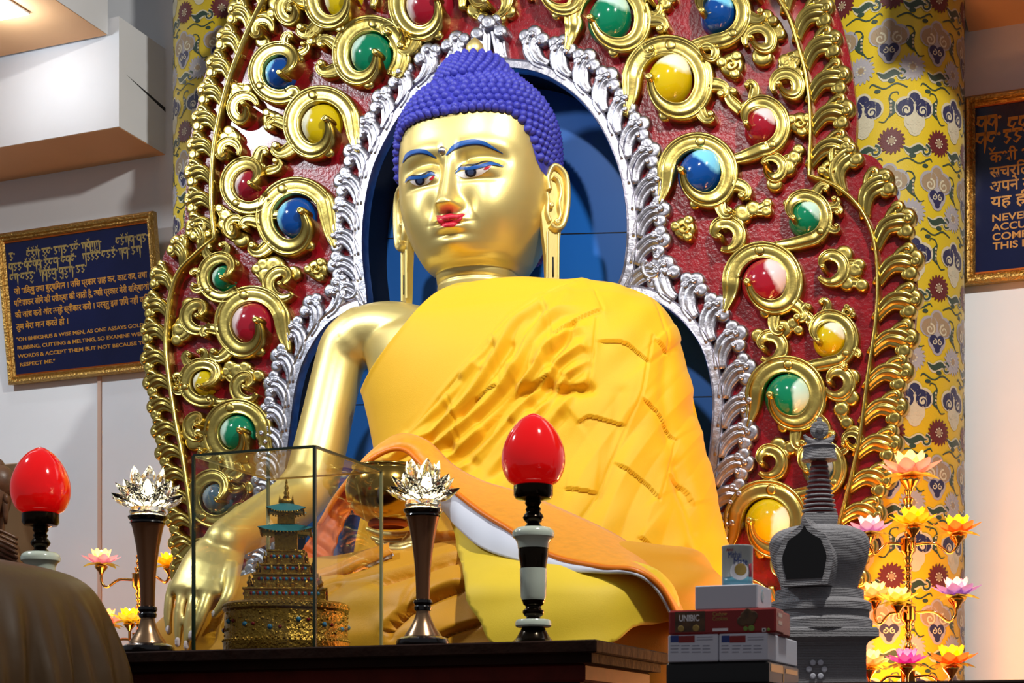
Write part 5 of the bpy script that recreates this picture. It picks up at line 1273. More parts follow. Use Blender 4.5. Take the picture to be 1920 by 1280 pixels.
def fd(mb, u, v, r, mi, h=.0012):
    dome(mb, u, v, r, h, lambda a, b, hh: at_y(a, b, FY) + Vector((0, -hh - .0006, 0)), mi, 14)
for u, v, r in ((1277, 1178, 6), (1305, 1177, 6.5)): fd(mb, u, v, r, 1)
for u, v, r in ((1398, 1155, 10), (1406, 1162, 11), (1392, 1164, 10), (1412, 1154, 9), (1402, 1148, 8)): fd(mb, u, v, r, 0)
for u, v, r in ((1398, 1178, 4.5), (1409, 1177, 6)): fd(mb, u, v, r, 2)
rect(mb, 1336, 1177, 1365, 1183, FY, 3); rect(mb, 1429, 1177, 1436, 1184, FY, 3); fd(mb, 1432.5, 1180.5, 1.8, 4, .0016); fd(mb, 1441, 1180, 3, 2)
wch(mb.build('printed_pictures', [M['print_brown'], M['print_cookie'], M['print_green'], M['print_white'], mat('print_dark', S((10, 40, 24)), .5)], None, False), t)
px = at_y(1300, 1165, FY); s1 = proj(px)[2] / FPX
font_mesh('UNIBIC', 'lettering', 16.5*s1, M['print_white'], fmat(1273, 1164.5, FY - .0009), t, width=39*s1, bold=True)
font_mesh('Cashew', 'lettering', 10.5*s1, M['print_cookie'], fmat(1336, 1154.5, FY - .0006), t, width=27*s1); font_mesh('Cookies', 'lettering', 10.5*s1, M['print_cookie'], fmat(1336, 1163, FY - .0006), t, width=28*s1)
mb = MB(); xr = at_y(1455, 1165, FY).x
for q in range(2): box(mb, (xr, FY + .02, lerp(z_c, z_d, .35 + .3*q)), (xr + .0008, FY + .055, lerp(z_c, z_d, .5 + .3*q)))
wch(mb.build('side_print', M['carton_cream'], None, False), t)
t = bx('cookie_box', 'red cookie box standing just behind the front red cookie box', 'box', 1270, 1467, z_c, z_d, FY + .10, .078, M['carton_red'], .004, 'red cookie boxes')
t = bx('white_box', 'plain white box on top of the red cookie boxes', 'box', 1303, 1420, z_d, z_e, FY + .005, .13, M['carton_white'], .002, body='carton')
mb = MB(); xr = at_y(1420, 1118, FY + .005).x; mp_ = lambda a, b, h: Vector((xr + h, a, b)); dome(mb, FY + .05, (z_d + z_e)/2 + .003, .013, .001, mp_, n=20); wch(mb.build('round_logo', M['tin_blue'], None, False), t)
# the tin
c = at_y(1382.5, 1100, FY + .075); s_ = proj(c)[2] / FPX; tin = thing('food_tin', 'pale round food tin standing on the plain white box', 'tin', (c.x, c.y, z_e))
ht = 78 * s_; r = 29 * s_
mb = MB(); lathe(mb, [(0, 0), (r*.97, 0), (r, .002), (r, ht - .006), (r*1.02, ht - .005), (r*1.02, ht - .001), (r*.98, ht), (r*.95, ht - .003), (0, ht - .003)], n=56); o = mb.build('can', M['tin'], tin); o.data.set_sharp_from_angle(angle=.6)
mb = MB(); base = math.atan2(-1, .35)
cyl = lambda a, b, h: Vector(((r + h)*math.cos(base + a/r), (r + h)*math.sin(base + a/r), b))
dome(mb, .002, ht*.36, r*.62, .0008, cyl, 0, 24); dome(mb, .004, ht*.40, r*.42, .0012, cyl, 1, 20)
ribbon(mb, [(x*r, ht*.13 + .0*x) for x in np.linspace(-1.2, 1.2, 20)], [ht*.1]*20, .0006, PROF_FLAT, cyl, 2)
ribbon(mb, [(r*.85, ht*.1), (r*.95, ht*.35), (r*.85, ht*.55)], [r*.16]*3, .0007, PROF_FLAT, cyl, 3)
wch(mb.build('printed_label', [M['print_white'], M['print_cookie'], M['tin_blue'], M['tin_red']], None, True), tin).matrix_parent_inverse = Matrix()
def cyl_text(txt, size, a0, b0, m, width):
    o = font_mesh(txt, 'lettering', size, m, Matrix(), tin, .0003, width=width); o.matrix_parent_inverse = Matrix()
    for v in o.data.vertices: v.co = cyl(a0 + v.co.x, b0 + v.co.y, .0006 + v.co.z)
cyl_text('Amul', .0085, -r*.85, ht*.85, M['tin_red'], r*.5); cyl_text('Mithai', .020, -r*.72, ht*.68, M['print_blue'], r*.85); cyl_text('Mate', .020, -r*.35, ht*.52, M['print_blue'], r*.9)
# beaded grey stupa
def beaded():
    m = mat('beaded_grey', S((150, 148, 152)), .75); nt = m.node_tree; b = nt.nodes['Principled BSDF']
    tc = nt.nodes.new('ShaderNodeTexCoord'); wv = nt.nodes.new('ShaderNodeTexWave'); wv.bands_direction = 'Z'; wv.inputs['Scale'].default_value = 75; wv.inputs['Distortion'].default_value = 1.2; wv.inputs['Detail'].default_value = 2
    vo = nt.nodes.new('ShaderNodeTexVoronoi'); vo.inputs['Scale'].default_value = 160; ad = nt.nodes.new('ShaderNodeMath'); ad.operation = 'SUBTRACT'; bp = nt.nodes.new('ShaderNodeBump'); bp.inputs['Strength'].default_value = .8; bp.inputs['Distance'].default_value = .003
    nt.links.new(tc.outputs['Object'], wv.inputs[0]); nt.links.new(tc.outputs['Object'], vo.inputs[0]); nt.links.new(wv.outputs['Fac'], ad.inputs[0]); nt.links.new(vo.outputs['Distance'], ad.inputs[1]); nt.links.new(ad.outputs[0], bp.inputs['Height']); nt.links.new(bp.outputs[0], b.inputs['Normal']); return m
M['beaded'] = beaded(); M['spire_red'] = mat('spire_red', S((120, 26, 22)), .6)
SY = -2.62; c = at_y(1536, 1200, SY); s_ = proj(c)[2] / FPX
stu = thing('beaded_stupa', 'grey stupa model covered in beadwork with a red ringed spire, right of the boxes', 'stupa model', (c.x, c.y, OT), math.radians(18))
vb = HORIZ - (OT - CAM.z) / s_; H = lambda v: (vb - v) * s_
def sp_part(name, prof, m, n=48, sm=0, sharp=.7):
    mb = MB(); pr = rounded(prof, sm) if sm else prof; lathe(mb, [(r*s_, H(v)) for r, v in pr], n=n); o = mb.build(name, m, stu); o.data.set_sharp_from_angle(angle=sharp); return o
def sq_part(name, rows, m):
    mb = MB(); vs = []
    for hw, v in rows:
        q = hw*s_; vs += [(-q, -q, H(v)), (q, -q, H(v)), (q, q, H(v)), (-q, q, H(v))]
    k = len(rows); mb.add(vs, [(j*4+i, j*4+(i+1) % 4, (j+1)*4+(i+1) % 4, (j+1)*4+i) for j in range(k-1) for i in range(4)] + [(3, 2, 1, 0), tuple((k-1)*4+i for i in range(4))]); return mb.build(name, m, stu, False)
sq_part('base', [(92, vb), (92, 1290), (76, 1286), (76, 1215), (80, 1208), (96, 1200), (96, 1188), (92, 1182)], M['beaded'])
sp_part('round_step', [(0, 1183), (98, 1183), (98, 1166), (92, 1160), (92, 1147), (96, 1146), (96, 1133), (88, 1128), (82, 1126), (82, 1108), (0, 1107)], M['beaded'])
sp_part('dome', [(70, 1109), (74, 1090), (86, 1060), (92, 1032), (92, 1015), (82, 1000), (62, 991), (34, 987), (0, 986)], M['beaded'], 56, 50)
sq_part('harmika', [(26, 990), (30, 985), (31, 972), (29, 963)], M['beaded'])
sp_part('spire_core', [(27, 965), (15, 866), (0, 865)], M['spire_red'], 32)
for i in range(10):
    f = i / 9; r = lerp(32, 17, f); v = lerp(957, 875, f); mb = MB(); lathe(mb, [((r - 4)*s_, H(v + 2.6)), (r*s_, H(v + 1.8)), (r*s_, H(v - 1.2)), ((r - 4)*s_, H(v - 2.2))], n=32); mb.build('spire_ring', M['beaded'], stu)
sp_part('parasol', [(0, 864), (33, 863), (31, 852), (29, 840), (32, 838), (30, 836), (0, 835.5)], M['beaded'])
mb = MB(); P_ = []
for i in range(21):
    a = math.radians(200 + 140*i/20); P_.append((math.cos(a)*30*s_, 0, H(806) + math.sin(a)*26*s_))
tube(mb, P_, [(2 + 7*math.sin(PI*i/20))*s_ for i in range(21)], 10); lathe(mb, [(9*s_, H(836)), (6*s_, H(826))], n=16)
o = mb.build('crescent', M['beaded'], stu); o.rotation_euler = (0, 0, math.radians(5))
mb = MB(); dome(mb, 0, H(806), 17*s_, 7*s_, lambda a, b, h: Vector((a, -h - 2*s_, b)), n=24); dome(mb, 0, H(806), 17*s_, 7*s_, lambda a, b, h: Vector((a, h - 2*s_, b)), n=24); dome(mb, 0, H(806), 8*s_, 12*s_, lambda a, b, h: Vector((a, -h - 2*s_, b)), n=16); ball(mb, (0, -2*s_, H(787)), 5*s_, 10); mb.build('sun_disc', M['beaded'], stu)
# niche on the dome facing the camera's left
ang = math.radians(-94 - 18)
def nm(a, b, h):
    z = H(b); rr = float(np.interp(b, [986, 1000, 1015, 1032, 1060, 1090, 1109], [70, 82, 92, 92, 86, 76, 70])) * s_
    rr = 93*s_ + h; d = Vector((math.cos(ang), math.sin(ang), 0)); sd = Vector((-math.sin(ang), math.cos(ang), 0)); return d*rr + sd*a*s_ + Vector((0, 0, z))
half = [tuple(p) for p in spline([(0, 982), (9, 996), (24, 1007), (38, 1016), (44, 1030), (52, 1052), (50, 1076), (43, 1106)], 36)]
q = half + [(-a, b) for a, b in half[::-1][:-1]]
def plate(name, sc, h0, h1, m):
    mb = MB(); P2 = [(a*sc, 1050 + (b - 1050)*sc) for a, b in q]; tri = tessellate_polygon([[Vector((a, b, 0)) for a, b in P2]]); n = len(P2)
    mb.add([nm(a, b, h1) for a, b in P2], [tuple(t_) for t_ in tri]); mb.add([nm(a, b, h) for h in (h0, h1) for a, b in P2], [(i, (i+1) % n, n + (i+1) % n, n+i) for i in range(n)])
    return fixn(mb.build(name, m, stu, False))
plate('niche_frame', 1, -.10, .012, M['beaded']); plate('niche', .78, .0, .0135, M['carton_black'])
# patterned panel on the base
mb = MB(); hw = 77*s_
def face(a, b, h): return Vector((-hw - h, a, b))
for k in range(6): a = k*PI/3; dome(mb, .02*math.cos(a), H(1258) + .02*math.sin(a), .008, .005, lambda x, y, h: Vector((x - .02, -hw - h, y)), n=10)
mb.build('bead_flower', M['carton_white'], stu)
# ================================================================== LOTUS LAMP STANDS
M['polished_brass'] = mat('polished_brass', S((214, 160, 84)), .14, 1.)
def petal_mat(name, c, c2):
    m = bpy.data.materials.new(name); m.use_nodes = True; nt = m.node_tree; nt.nodes.clear()
    o = nt.nodes.new('ShaderNodeOutputMaterial'); mx = nt.nodes.new('ShaderNodeMixShader'); d = nt.nodes.new('ShaderNodeBsdfDiffuse'); t_ = nt.nodes.new('ShaderNodeBsdfTranslucent')
    d.inputs[0].default_value = S(c); t_.inputs[0].default_value = S(c2); mx.inputs[0].default_value = .6
    nt.links.new(d.outputs[0], mx.inputs[1]); nt.links.new(t_.outputs[0], mx.inputs[2]); nt.links.new(mx.outputs[0], o.inputs[0]); return m
PET = {'pink': petal_mat('petal_pink', (232, 140, 160), (250, 190, 190)), 'lilac': petal_mat('petal_lilac', (190, 150, 220), (225, 190, 240)), 'yellow': petal_mat('petal_yellow', (240, 196, 30), (255, 220, 60)), 'orange': petal_mat('petal_orange', (235, 110, 60), (255, 160, 80)),
       'peach': petal_mat('petal_peach', (244, 180, 130), (255, 214, 160)), 'violet': petal_mat('petal_violet', (150, 120, 215), (190, 160, 240)), 'magenta': petal_mat('petal_magenta', (205, 50, 180), (235, 120, 220)), 'lime': petal_mat('petal_lime', (225, 215, 70), (245, 235, 120)), 'pale': petal_mat('petal_pale', (245, 215, 190), (255, 230, 190)),
       'leaf': petal_mat('calyx_green', (170, 170, 60), (190, 190, 90))}
M['bulb_warm'] = mat('bulb_warm', S((255, 220, 150)), .4, emit=S((255, 206, 120)), es=22.)
def petal_sheet(mb, c, ang, e0, e1, L, w, mi=0):
    """curved pointed petal: rises from the centre at elevation e0 and bends to e1"""
    h = Vector((math.cos(ang), math.sin(ang), 0)); sd = Vector((-math.sin(ang), math.cos(ang), 0)); n = 8; k = 5; vs = []; p = Vector(c)
    for i in range(n + 1):
        t = i / n; e = lerp(e0, e1, t); hw = w * max(.05, math.sin(PI * min(.97, (.10 + .88*t**.9)))) ** .8
        up = -h*math.sin(e) + Vector((0, 0, math.cos(e)))
        for j in range(k): q = -1 + 2*j/(k-1); vs.append(p + sd*hw*q + up*(.32*hw*q*q))
        p = p + (h*math.cos(e) + Vector((0, 0, math.sin(e)))) * (L / n)
    mb.add(vs, [(i*k+j, i*k+j+1, (i+1)*k+j+1, (i+1)*k+j) for i in range(n) for j in range(k-1)], mi)
def lotus(stand, p, r, outer, inner, light):
    """p base of the flower (world), r overall radius"""
    f = MB(); lathe(f, [(.1*r, -.5*r), (.12*r, -.42*r), (.3*r, -.2*r), (.34*r, -.1*r), (.2*r, -.02*r), (0, 0)], p, 20); fl = f.build('lotus_flower', M['polished_brass'], None); wch(fl, stand)
    tag(fl, outer + ' lotus flower lamp')
    def sub_(mb, name, m, lab=None):
        o = mb.build(name, m, None); o.parent = fl; o.matrix_parent_inverse = (stand.matrix_basis @ stand.matrix_basis.inverted()).inverted(); md = o.modifiers.new('s', 'SUBSURF'); md.levels = md.render_levels = 1
        if lab: tag(o, lab)
        return o
    mb = MB()
    for i in range(6): petal_sheet(mb, p, 2*PI*i/6 + .3, .05, -.35, r*.95, r*.26)
    sub_(mb, 'calyx', PET['leaf'], 'yellow green leaves under the petals')
    for i in range(8): mb = MB(); petal_sheet(mb, p, 2*PI*i/8, .15, .75, r*1.12, r*.33); sub_(mb, 'petal', PET[outer])
    for i in range(7): mb = MB(); petal_sheet(mb, p + Vector((0, 0, .04*r)), 2*PI*i/7 + .4, .55, 1.5, r*.92, r*.30); sub_(mb, 'petal', PET[inner])
    mb = MB(); lathe(mb, [(.05*r, .02*r), (.16*r, .1*r), (.24*r, .3*r), (.2*r, .5*r), (.1*r, .65*r), (0, .75*r)], p, 16); o = mb.build('bulb', M['bulb_warm'], None); o.parent = fl; tag(o, 'glowing bulb')
def glow(t, p, power):
    l = bpy.data.lights.new('lotus_glow', 'POINT'); l.energy = power; l.color = (1, .46, .15); l.shadow_soft_size = .06
    o = bpy.data.objects.new('lotus_glow', l); COL.objects.link(o); o.location = p; wch(o, t)
def stand(label, u, y, v_top, flowers, hubs, z0=0.):
    c = at_y(u, 1200, y); s = proj(c)[2] / FPX; t = thing('lotus_lamp_stand', label, 'lamp stand', (c.x, c.y, 0), 0, 'lotus lamp stands beside the throne')
    zt = at_y(u, v_top, y).z
    mb = MB(); lathe(mb, [(0, 0), (60*s, 0), (60*s, .03), (20*s, .06), (8*s, .1), (6*s, .12)], (c.x, c.y, 0), 32); wch(mb.build('base', M['polished_brass'], None), t)
    mb = MB(); prof = []
    z = .12
    while z < zt: q = math.sin(z*190)*1.2 + (3.2 if math.sin(z*11.) > .93 else 0); prof.append(((6.2 + q)*s, z)); z += .004
    lathe(mb, prof + [(0, zt)], (c.x, c.y, 0), 20); wch(mb.build('pole', M['polished_brass'], None), t)
    for v in hubs:
        z = at_y(u, v, y).z; mb = MB(); lathe(mb, [(5*s, z - 34*s), (9*s, z - 26*s), (6*s, z - 20*s), (13*s, z - 13*s), (14*s, z - 11*s), (14*s, z + 11*s), (15*s, z + 13*s), (6*s, z + 15*s)], (c.x, c.y, 0), 28); wch(mb.build('hub', M['polished_brass'], None), t)
    for fu, fv, fy, r, outer, inner, hub in flowers:
        p = at_y(fu, fv, fy); rr = r * proj(p)[2] / FPX
        lotus(t, p, rr, outer, inner, 0); glow(t, p + Vector((0, 0, rr*1.3)), .8)
        if hub is not None:
            z = at_y(u, hub, y).z; d = Vector((p.x - c.x, p.y - c.y, 0)); L = d.length; d.normalize(); h0 = Vector((c.x, c.y, z))
            pts = [tuple(q) for q in spline([tuple(h0), tuple(h0 + d*L*.45 + Vector((0, 0, .006))), tuple(h0 + d*L*.62 + Vector((0, 0, -.004))), tuple(h0 + d*L*.85 + Vector((0, 0, -.035))), tuple(h0 + d*L*.99 + Vector((0, 0, -.01))), tuple(p + Vector((0, 0, -rr*.45)))], 24)]
            mb = MB(); tube(mb, pts, 2.6*s, 10); wch(mb.build('arm', M['polished_brass'], None), t)
    return t
stand('tall brass stand of lit lotus flowers right of the grey beaded stupa', 1703, -.62, 905,
      [(1706, 892, -.62, 58, 'pink', 'pale', None), (1630, 1000, -.72, 42, 'lilac', 'lilac', 1022), (1712, 985, -.80, 44, 'yellow', 'yellow', 1022), (1795, 1000, -.60, 44, 'orange', 'yellow', 1022), (1640, 1122, -.60, 40, 'peach', 'pale', 1150), (1683, 1130, -.86, 38, 'lime', 'pale', 1150), (1793, 1118, -.62, 46, 'violet', 'lilac', 1150), (1700, 1246, -.84, 40, 'magenta', 'magenta', 1270), (1784, 1246, -.66, 48, 'orange', 'yellow', 1270), (1630, 1250, -.6, 42, 'peach', 'pale', 1270)], [1022, 1150, 1270])
stand('brass stand of lit lotus flowers left of the golden statue', 262, .28, 1040,
      [(190, 1058, .2, 37, 'lilac', 'pale', 1088), (318, 1062, .10, 34, 'yellow', 'yellow', 1088), (196, 1172, .2, 40, 'pink', 'peach', 1200), (243, 1166, .12, 34, 'lime', 'yellow', 1200)], [1088, 1200])
# added unseen warm point lights that deepen the orange glow around the stands
def warm_fill(u, v, y, power):
    p = at_y(u, v, y); l = bpy.data.lights.new('added_warm_glow', 'POINT'); l.energy = power; l.color = (1, .36, .09); l.shadow_soft_size = .12
    o = bpy.data.objects.new('added_warm_glow', l); COL.objects.link(o); o.location = p
warm_fill(1640, 1330, -.30, 58); warm_fill(1745, 1300, -.35, 22); warm_fill(255, 1330, -.2, 24)
# ================================================================== LEFT SIDE
M['satin'] = mat('satin', S((66, 44, 10)), .45, sheen=0., bump=.1, bscale=6, bdist=.03)
DR = Loft([(1046, -290, -20, -3.55, .30, .30), (1050, -310, 12, -3.55, .36, .34), (1058, -325, 55, -3.55, .40, .38), (1070, -332, 92, -3.55, .42, .40), (1090, -336, 122, -3.55, .43, .41), (1125, -338, 146, -3.55, .44, .42), (1170, -340, 163, -3.55, .44, .42), (1220, -342, 176, -3.55, .45, .43), (1290, -344, 187, -3.55, .45, .43), (1500, -346, 200, -3.55, .46, .44), (1950, -348, 215, -3.55, .47, .45)], 2.6)
P, N, F = DR.grid(200, 120, .75); U, V, D = proj_np(P)
th_ = np.arctan2(P[:, 0] - P[:, 0].mean(), -(P[:, 1] + 3.55)); low = sstep(V, 1080, 1300)
P = P + N * (low * (.018 * np.sin(th_*13 + V/160) + .012*np.sin(th_*29 + 1)))[:, None]
mb = MB(); mb.v = [tuple(p) for p in P]; mb.f = F + [tuple(range(200))[::-1], tuple(119*200 + i for i in range(200))]; mb.m = [0]*len(mb.f)
tag(mb.build('draped_cloth', M['satin'], None), 'dark gold satin cloth draped over a stand in the bottom left corner', 'cloth')
# carved wooden figure behind it
M['wood_carved'] = mat('wood_carved', S((112, 78, 52)), .4, var=.35, vscale=20, bump=.2, bscale=30)
M['wood_board'] = mat('wood_board', S((150, 116, 78)), .5, var=.2, vscale=8)
c = at_y(-8, 1050, -2.42); s = proj(c)[2] / FPX; Hf = lambda v: at_y(0, v, -2.42).z
fig = thing('carved_wooden_figure', 'carved wooden seated figure with ridged robe at the left edge behind the red lamp', 'figure', (c.x, c.y, TZ))
mb = MB(); box(mb, (c.x - 60*s, c.y + .10, TZ), (c.x + 64*s, c.y + .13, Hf(858)), 0, .004); wch(mb.build('back_board', M['wood_board'], None, False), fig)
mb = MB(); ball(mb, (c.x - 4*s, c.y, Hf(930)), 34*s, 28, 0, (.92, .95, 1.45)); lathe(mb, [(17*s, Hf(1010)), (16*s, Hf(985)), (20*s, Hf(965))], (c.x - 4*s, c.y + .01, 0), 20)
wch(mb.build('head', M['wood_carved'], None), fig)
mb = MB(); ball(mb, (c.x - 2*s, c.y + .012, Hf(905)), 38*s, 28, 0, (.98, .9, 1.)); ball(mb, (c.x - 2*s, c.y + .01, Hf(872)), 15*s, 16); wch(mb.build('hair', M['wood_carved'], None), fig)
mb = MB(); e = [(c.x + 27*s, c.y - .01, Hf(v)) for v in (935, 950, 968, 984)]; tube(mb, e, [5*s, 7*s, 5*s, 3*s], 10); e = [(c.x + 29*s, c.y - .012, Hf(v)) for v in (928, 936, 948)]; tube(mb, e, [4*s, 6*s, 4*s], 10); wch(mb.build('ear', M['wood_carved'], None), fig)
mb = MB(); lathe(mb, [(70*s, TZ - 0), (66*s, Hf(1080)), (60*s, Hf(1050)), (52*s, Hf(1025)), (30*s, Hf(1008)), (14*s, Hf(998)), (0, Hf(996))], (c.x - 4*s, c.y, 0), 40, 0, 1, .62)
for k in range(8):
    P_ = [(c.x + (-40 + 100*t)*s, c.y - (.10 + .03*math.sin(PI*t)) + .08*t, Hf(1012 + k*9 - 26*math.sin(PI*(.15 + .75*t)) + 10*t)) for t in np.linspace(0, 1, 20)]
    tube(mb, P_, 3.2*s, 8)
wch(mb.build('robe', M['wood_carved'], None), fig)
# ------------------------------------------------------------------ plaques
M['plaque_navy'] = mat('plaque_navy', S((12, 20, 62)), .16, coat=.3, var=.2, vscale=3); M['plaque_letter'] = mat('plaque_letter', S((186, 128, 40)), .5)
M['plaque_letter_dim'] = mat('plaque_letter_dim', S((150, 128, 70)), .5); M['gilt_frame'] = mat('gilt_frame', S((190, 150, 80)), .3, .9, bump=1., bscale=70, bdist=.01); M['gilt_inner'] = mat('gilt_inner', S((190, 92, 30)), .3, .8)
def plaque(label, TLp, TRp, BLp, ytop, ybot, W, fw):
    """hung panel leaning off the wall: corners from photo rows"""
    bl = at_y(*BLp, ybot); tl_ = at_y(*TLp, ytop); tr = at_y(*TRp, ytop)
    X = Vector((1, 0, 0)); Zv = (tl_ - bl); Zv.x = 0; Hh = Zv.length; Zv.normalize(); Yv = Zv.cross(X)
    t = thing('framed_plaque', label, 'plaque', bl); t.matrix_world = Matrix(((X.x, Yv.x, Zv.x, bl.x), (X.y, Yv.y, Zv.y, bl.y), (X.z, Yv.z, Zv.z, bl.z), (0, 0, 0, 1)))
    mb = MB(); box(mb, (fw*.8, -.004, fw*.8), (W - fw*.8, .012, Hh - fw*.8)); mb.build('panel', M['plaque_navy'], t, False)
    def rail(name, a, b):
        mb = MB(); mid = Vector((W/2, 0, Hh/2))
        d = (Vector(b) - Vector(a)).normalized(); inn = mid - (Vector(a) + Vector(b))/2; inn -= d*inn.dot(d); inn.normalize(); vs = []
        pr = [(0, .02, 0), (0, -.02, 0), (.25, -.034, 0), (.5, -.03, 0), (.62, -.018, 0), (.8, -.022, 0), (1., -.008, 0), (1., .02, 0)]
        for P_, sg in ((Vector(a), 1), (Vector(b), -1)):
            for w_, y_, _ in pr: vs.append(P_ + inn*fw*w_ + d*sg*fw*w_ + Vector((0, y_, 0)))
        n = len(pr); mb.add(vs, [(i, (i+1) % n, n + (i+1) % n, n+i) for i in range(n)], 0)
        o = fixn(mb.build(name, [M['gilt_frame']], t, False)); return o
    rail('frame', (0, 0, 0), (W, 0, 0)); rail('frame', (W, 0, 0), (W, 0, Hh)); rail('frame', (W, 0, Hh), (0, 0, Hh)); rail('frame', (0, 0, Hh), (0, 0, 0))
    for nm_, lo_, hi_ in (('inner_slip', (fw*.98, -.009, fw*.98), (W - fw*.98, -.004, fw*1.12)), ('inner_slip', (fw*.98, -.009, Hh - fw*1.12), (W - fw*.98, -.004, Hh - fw*.98))):
        mb = MB(); box(mb, lo_, hi_); mb.build(nm_, M['gilt_inner'], t, False)
    return t, W, Hh
def ptext(t, txt, x, z, size, m, width, bold=True):
    o = font_mesh(txt, 'lettering', size, m, Matrix(), t, .0006, width=width, bold=bold)
    if o: o.matrix_parent_inverse = Matrix(); o.matrix_basis = Matrix(((1, 0, 0, x), (0, 0, -1, -.0046), (0, 1, 0, z), (0, 0, 0, 1)))
    return o
def tibetan(t, words, x, z, size, m):
    """uchen style lines: a head stroke with hooks and tails under it"""
    rnd = random.Random(int(x*1000 + z*7777)); mb = MB(); mpf = lambda a, b, h: Vector((a, -.0042 - h, b)); th = size*.07
    def st(P, w): ribbon(mb, P, w, .0008, PROF_FLAT, mpf)
    for n in words:
        for k in range(n):
            if n == 1 and size > .09: pass
            w = size*rnd.uniform(.42, .55); kd = rnd.randrange(5)
            st([(x, z), (x + w*.92, z)], [th*1.2]*2)
            if kd in (0, 3): st([(x + w*.8, z), (x + w*.82, z - size*.5), (x + w*.78, z - size*.95)], [th*1.1, th, th*.3])
            if kd in (0, 1): st([(x + w*.2, z), (x + w*.05, z - size*.3), (x + w*.45, z - size*.42), (x + w*.7, z - size*.2)], [th, th, th, th*.5])
            if kd in (2, 4): st([(x + w*.5, z), (x + w*.3, z - size*.25), (x + w*.75, z - size*.38), (x + w*.35, z - size*.6), (x + w*.1, z - size*.5)], [th, th*.9, th, th*.8, th*.4])
            if kd == 3: st([(x + w*.3, z), (x + w*.28, z - size*.45)], [th, th*.5])
            r = rnd.random()
            if r < .25: st([(x + w*.2, z + size*.3), (x + w*.5, z + size*.14), (x + w*.75, z + size*.38)], [th*.5, th, th*.4])
            elif r < .4: st([(x + w*.15, z - size*.7), (x + w*.5, z - size*.9), (x + w*.8, z - size*.72)], [th*.5, th, th*.5])
            x += w
        mb and dome(mb, x + size*.08, z - size*.08, th*1.3, .0008, mpf, n=8); x += size*.28
    o = mb.build('lettering', m, t, False); return o
# left plaque
Wl = at_y(291, 402, YW - .15).x - at_y(-4, 438, YW - .15).x
lp, W, Hh = plaque('gilt framed navy plaque with gold lettering on the wall left of the throne back', (-4, 440), (291, 402), (20, 722), YW - .15, YW - .03, Wl, .052)
g = Wl / 295
def L_(u): return u * g
zf = lambda f_: Hh * (1 - f_)
for f_, grp in ((.135, ((20, [1]), (54, [3, 2, 3, 2, 4]), (222, [4, 2]))), (.205, ((18, [3, 4, 3, 3]), (158, [4, 3, 2, 2]))), (.275, ((18, [2, 3]), (75, [4, 3, 2])))):
    for x_, wd in grp: tibetan(lp, wd, L_(x_), zf(f_), .066, M['plaque_letter_dim'])
for i, (tx, x0, x1) in enumerate((('जो भिक्षु तथा बुद्धिमान । जिस प्रकार लाह कर, काट कर, तथा', 24, 274), ('पिघलाकर सोने की परीक्षा की जाती है, उसी प्रकार मेरी शिक्षाओं', 22, 276), ('की जांच करो और उन्हें स्वीकार करो । परन्तु इस लिये नहीं कि', 22, 274), ('तुम मेरा मान करते हो ।', 22, 122))):
    ptext(lp, tx, L_(x0), zf(.405 + .078*i), .05, M['plaque_letter'], L_(x1 - x0))
for i, (tx, x0, x1) in enumerate((('"OH BHIKSHUS & WISE MEN, AS ONE ASSAYS GOLD BY', 20, 276), ('RUBBING, CUTTING & MELTING, SO EXAMINE WELL MY', 20, 280), ('WORDS & ACCEPT THEM BUT NOT BECAUSE YOU', 20, 272), ('RESPECT ME."', 22, 90))):
    ptext(lp, tx, L_(x0), zf(.715 + .056*i), .03, M['plaque_letter'], L_(x1 - x0))
# right plaque
Wr = 1.05
rp, W, Hh = plaque('gilt framed navy plaque with gold lettering at the right edge of the wall', (1811, 184), (1920, 166), (1809, 536), YW - .05, YW - .03, Wr, .05)
g = at_y(1910, 300, YW - .04).x - at_y(1810, 300, YW - .04).x; g /= 100
R_ = lambda u: (u - 1810) * g
zr = lambda v, u: Hh * (1 - (v + (u - 1811) * .158 - 184) / 352)
tibetan(rp, [2], R_(1834), zr(222, 1834), .095, M['plaque_letter']); tibetan(rp, [4, 3, 3], R_(1892), zr(222, 1892), .095, M['plaque_letter']); tibetan(rp, [2, 2, 3, 3], R_(1832), zr(253, 1832), .095, M['plaque_letter'])
for tx, u, v, sz, w in (('कभी भी अपराध न करो', 1858, 304, .072, .60), ('सचरित्र का पालन करो', 1858, 332, .072, .58), ('अपने मन को पूर्ण करो', 1858, 359, .072, .57), ('यह ही धर्म है', 1860, 387, .072, .40), ('NEVER COMMIT EVIL', 1861, 414, .046, .55), ('ACCUMULATE VIRTUE', 1862, 431, .046, .56), ('COMPLETELY TAME', 1862, 449, .046, .50), ('THIS IS THE TEACHING', 1863, 466, .046, .58)):
    ptext(rp, tx, R_(u), zr(v, u), sz, M['plaque_letter'], w)
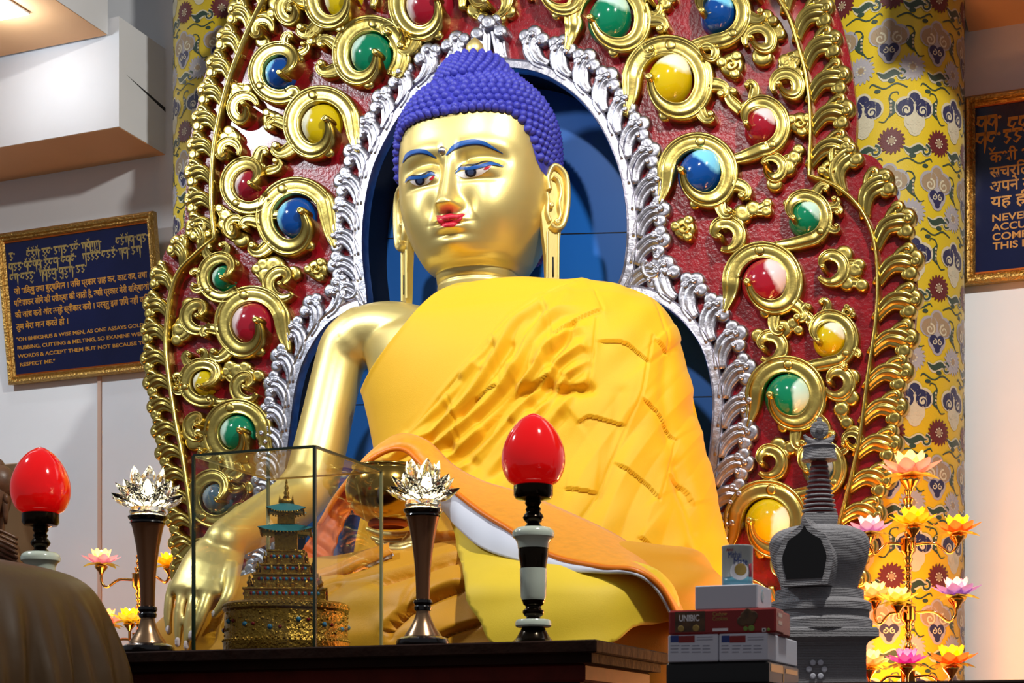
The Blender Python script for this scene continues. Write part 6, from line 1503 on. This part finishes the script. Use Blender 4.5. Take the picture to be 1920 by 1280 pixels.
# recessed ceiling lamp, top left corner
p = at_z(6, 14, CEILZ); dl = thing('recessed_downlight', 'square recessed lamp glowing in the lowered ceiling at the top left corner', 'ceiling lamp', (p.x, p.y, CEILZ))
mb = MB(); box(mb, (p.x - .1, p.y - .1, CEILZ - .014), (p.x + .1, p.y + .1, CEILZ - .001), 0, .004); wch(mb.build('trim_ring', M['white_wall'], None, False), dl)
mb = MB(); box(mb, (p.x - .075, p.y - .075, CEILZ - .018), (p.x + .075, p.y + .075, CEILZ - .013)); wch(mb.build('lamp_glass', mat('downlight_glow', (1, 1, 1, 1), .4, emit=(1, 1, 1, 1), es=12), None, False), dl)
l = bpy.data.lights.new('downlight_beam', 'POINT'); l.energy = 8; l.color = (.85, .93, 1); l.shadow_soft_size = .07
o = bpy.data.objects.new('downlight_beam', l); COL.objects.link(o); o.location = (p.x, p.y, CEILZ - .12); wch(o, dl)
# ================================================================== LIGHT
def area(name, loc, aim, size, power, col, spread=180):
    l = bpy.data.lights.new(name, 'AREA'); l.energy = power; l.color = col; l.size = size; l.shape = 'DISK'; l.spread = math.radians(spread)
    o = bpy.data.objects.new(name, l); COL.objects.link(o); o.location = loc
    o.rotation_euler = (Vector(aim) - Vector(loc)).to_track_quat('-Z', 'Y').to_euler(); return o
def point(name, loc, power, col, r=.05):
    l = bpy.data.lights.new(name, 'POINT'); l.energy = power; l.color = col; l.shadow_soft_size = r
    o = bpy.data.objects.new(name, l); COL.objects.link(o); o.location = loc; return o
l = bpy.data.lights.new('ceiling_spot', 'SPOT'); l.energy = 660; l.color = (1, .98, .94); l.spot_size = math.radians(34); l.spot_blend = .75; l.shadow_soft_size = .14
o = bpy.data.objects.new('ceiling_spot', l); COL.objects.link(o); o.location = (.25, -5.0, 6.9); o.rotation_euler = (Vector((.12, 0, 3.4)) - o.location).to_track_quat('-Z', 'Y').to_euler()
area("ceiling_lamp_left", (-3.5, -3.5, 6.25), (-.3, 0, 3.8), .4, 150, (.86, .94, 1))
area("ceiling_lamp_right", (3.1, -3.65, 6.4), (0, 0, 3.4), .3, 240, (1, .97, .9))
w = bpy.data.worlds.new('room_air'); SC.world = w; w.use_nodes = True
w.node_tree.nodes['Background'].inputs[0].default_value = (.8, .8, .86, 1); w.node_tree.nodes['Background'].inputs[1].default_value = .2
SC.view_settings.view_transform = 'Standard'; SC.view_settings.look = 'None'; SC.view_settings.gamma = 1; SC.view_settings.exposure = 0
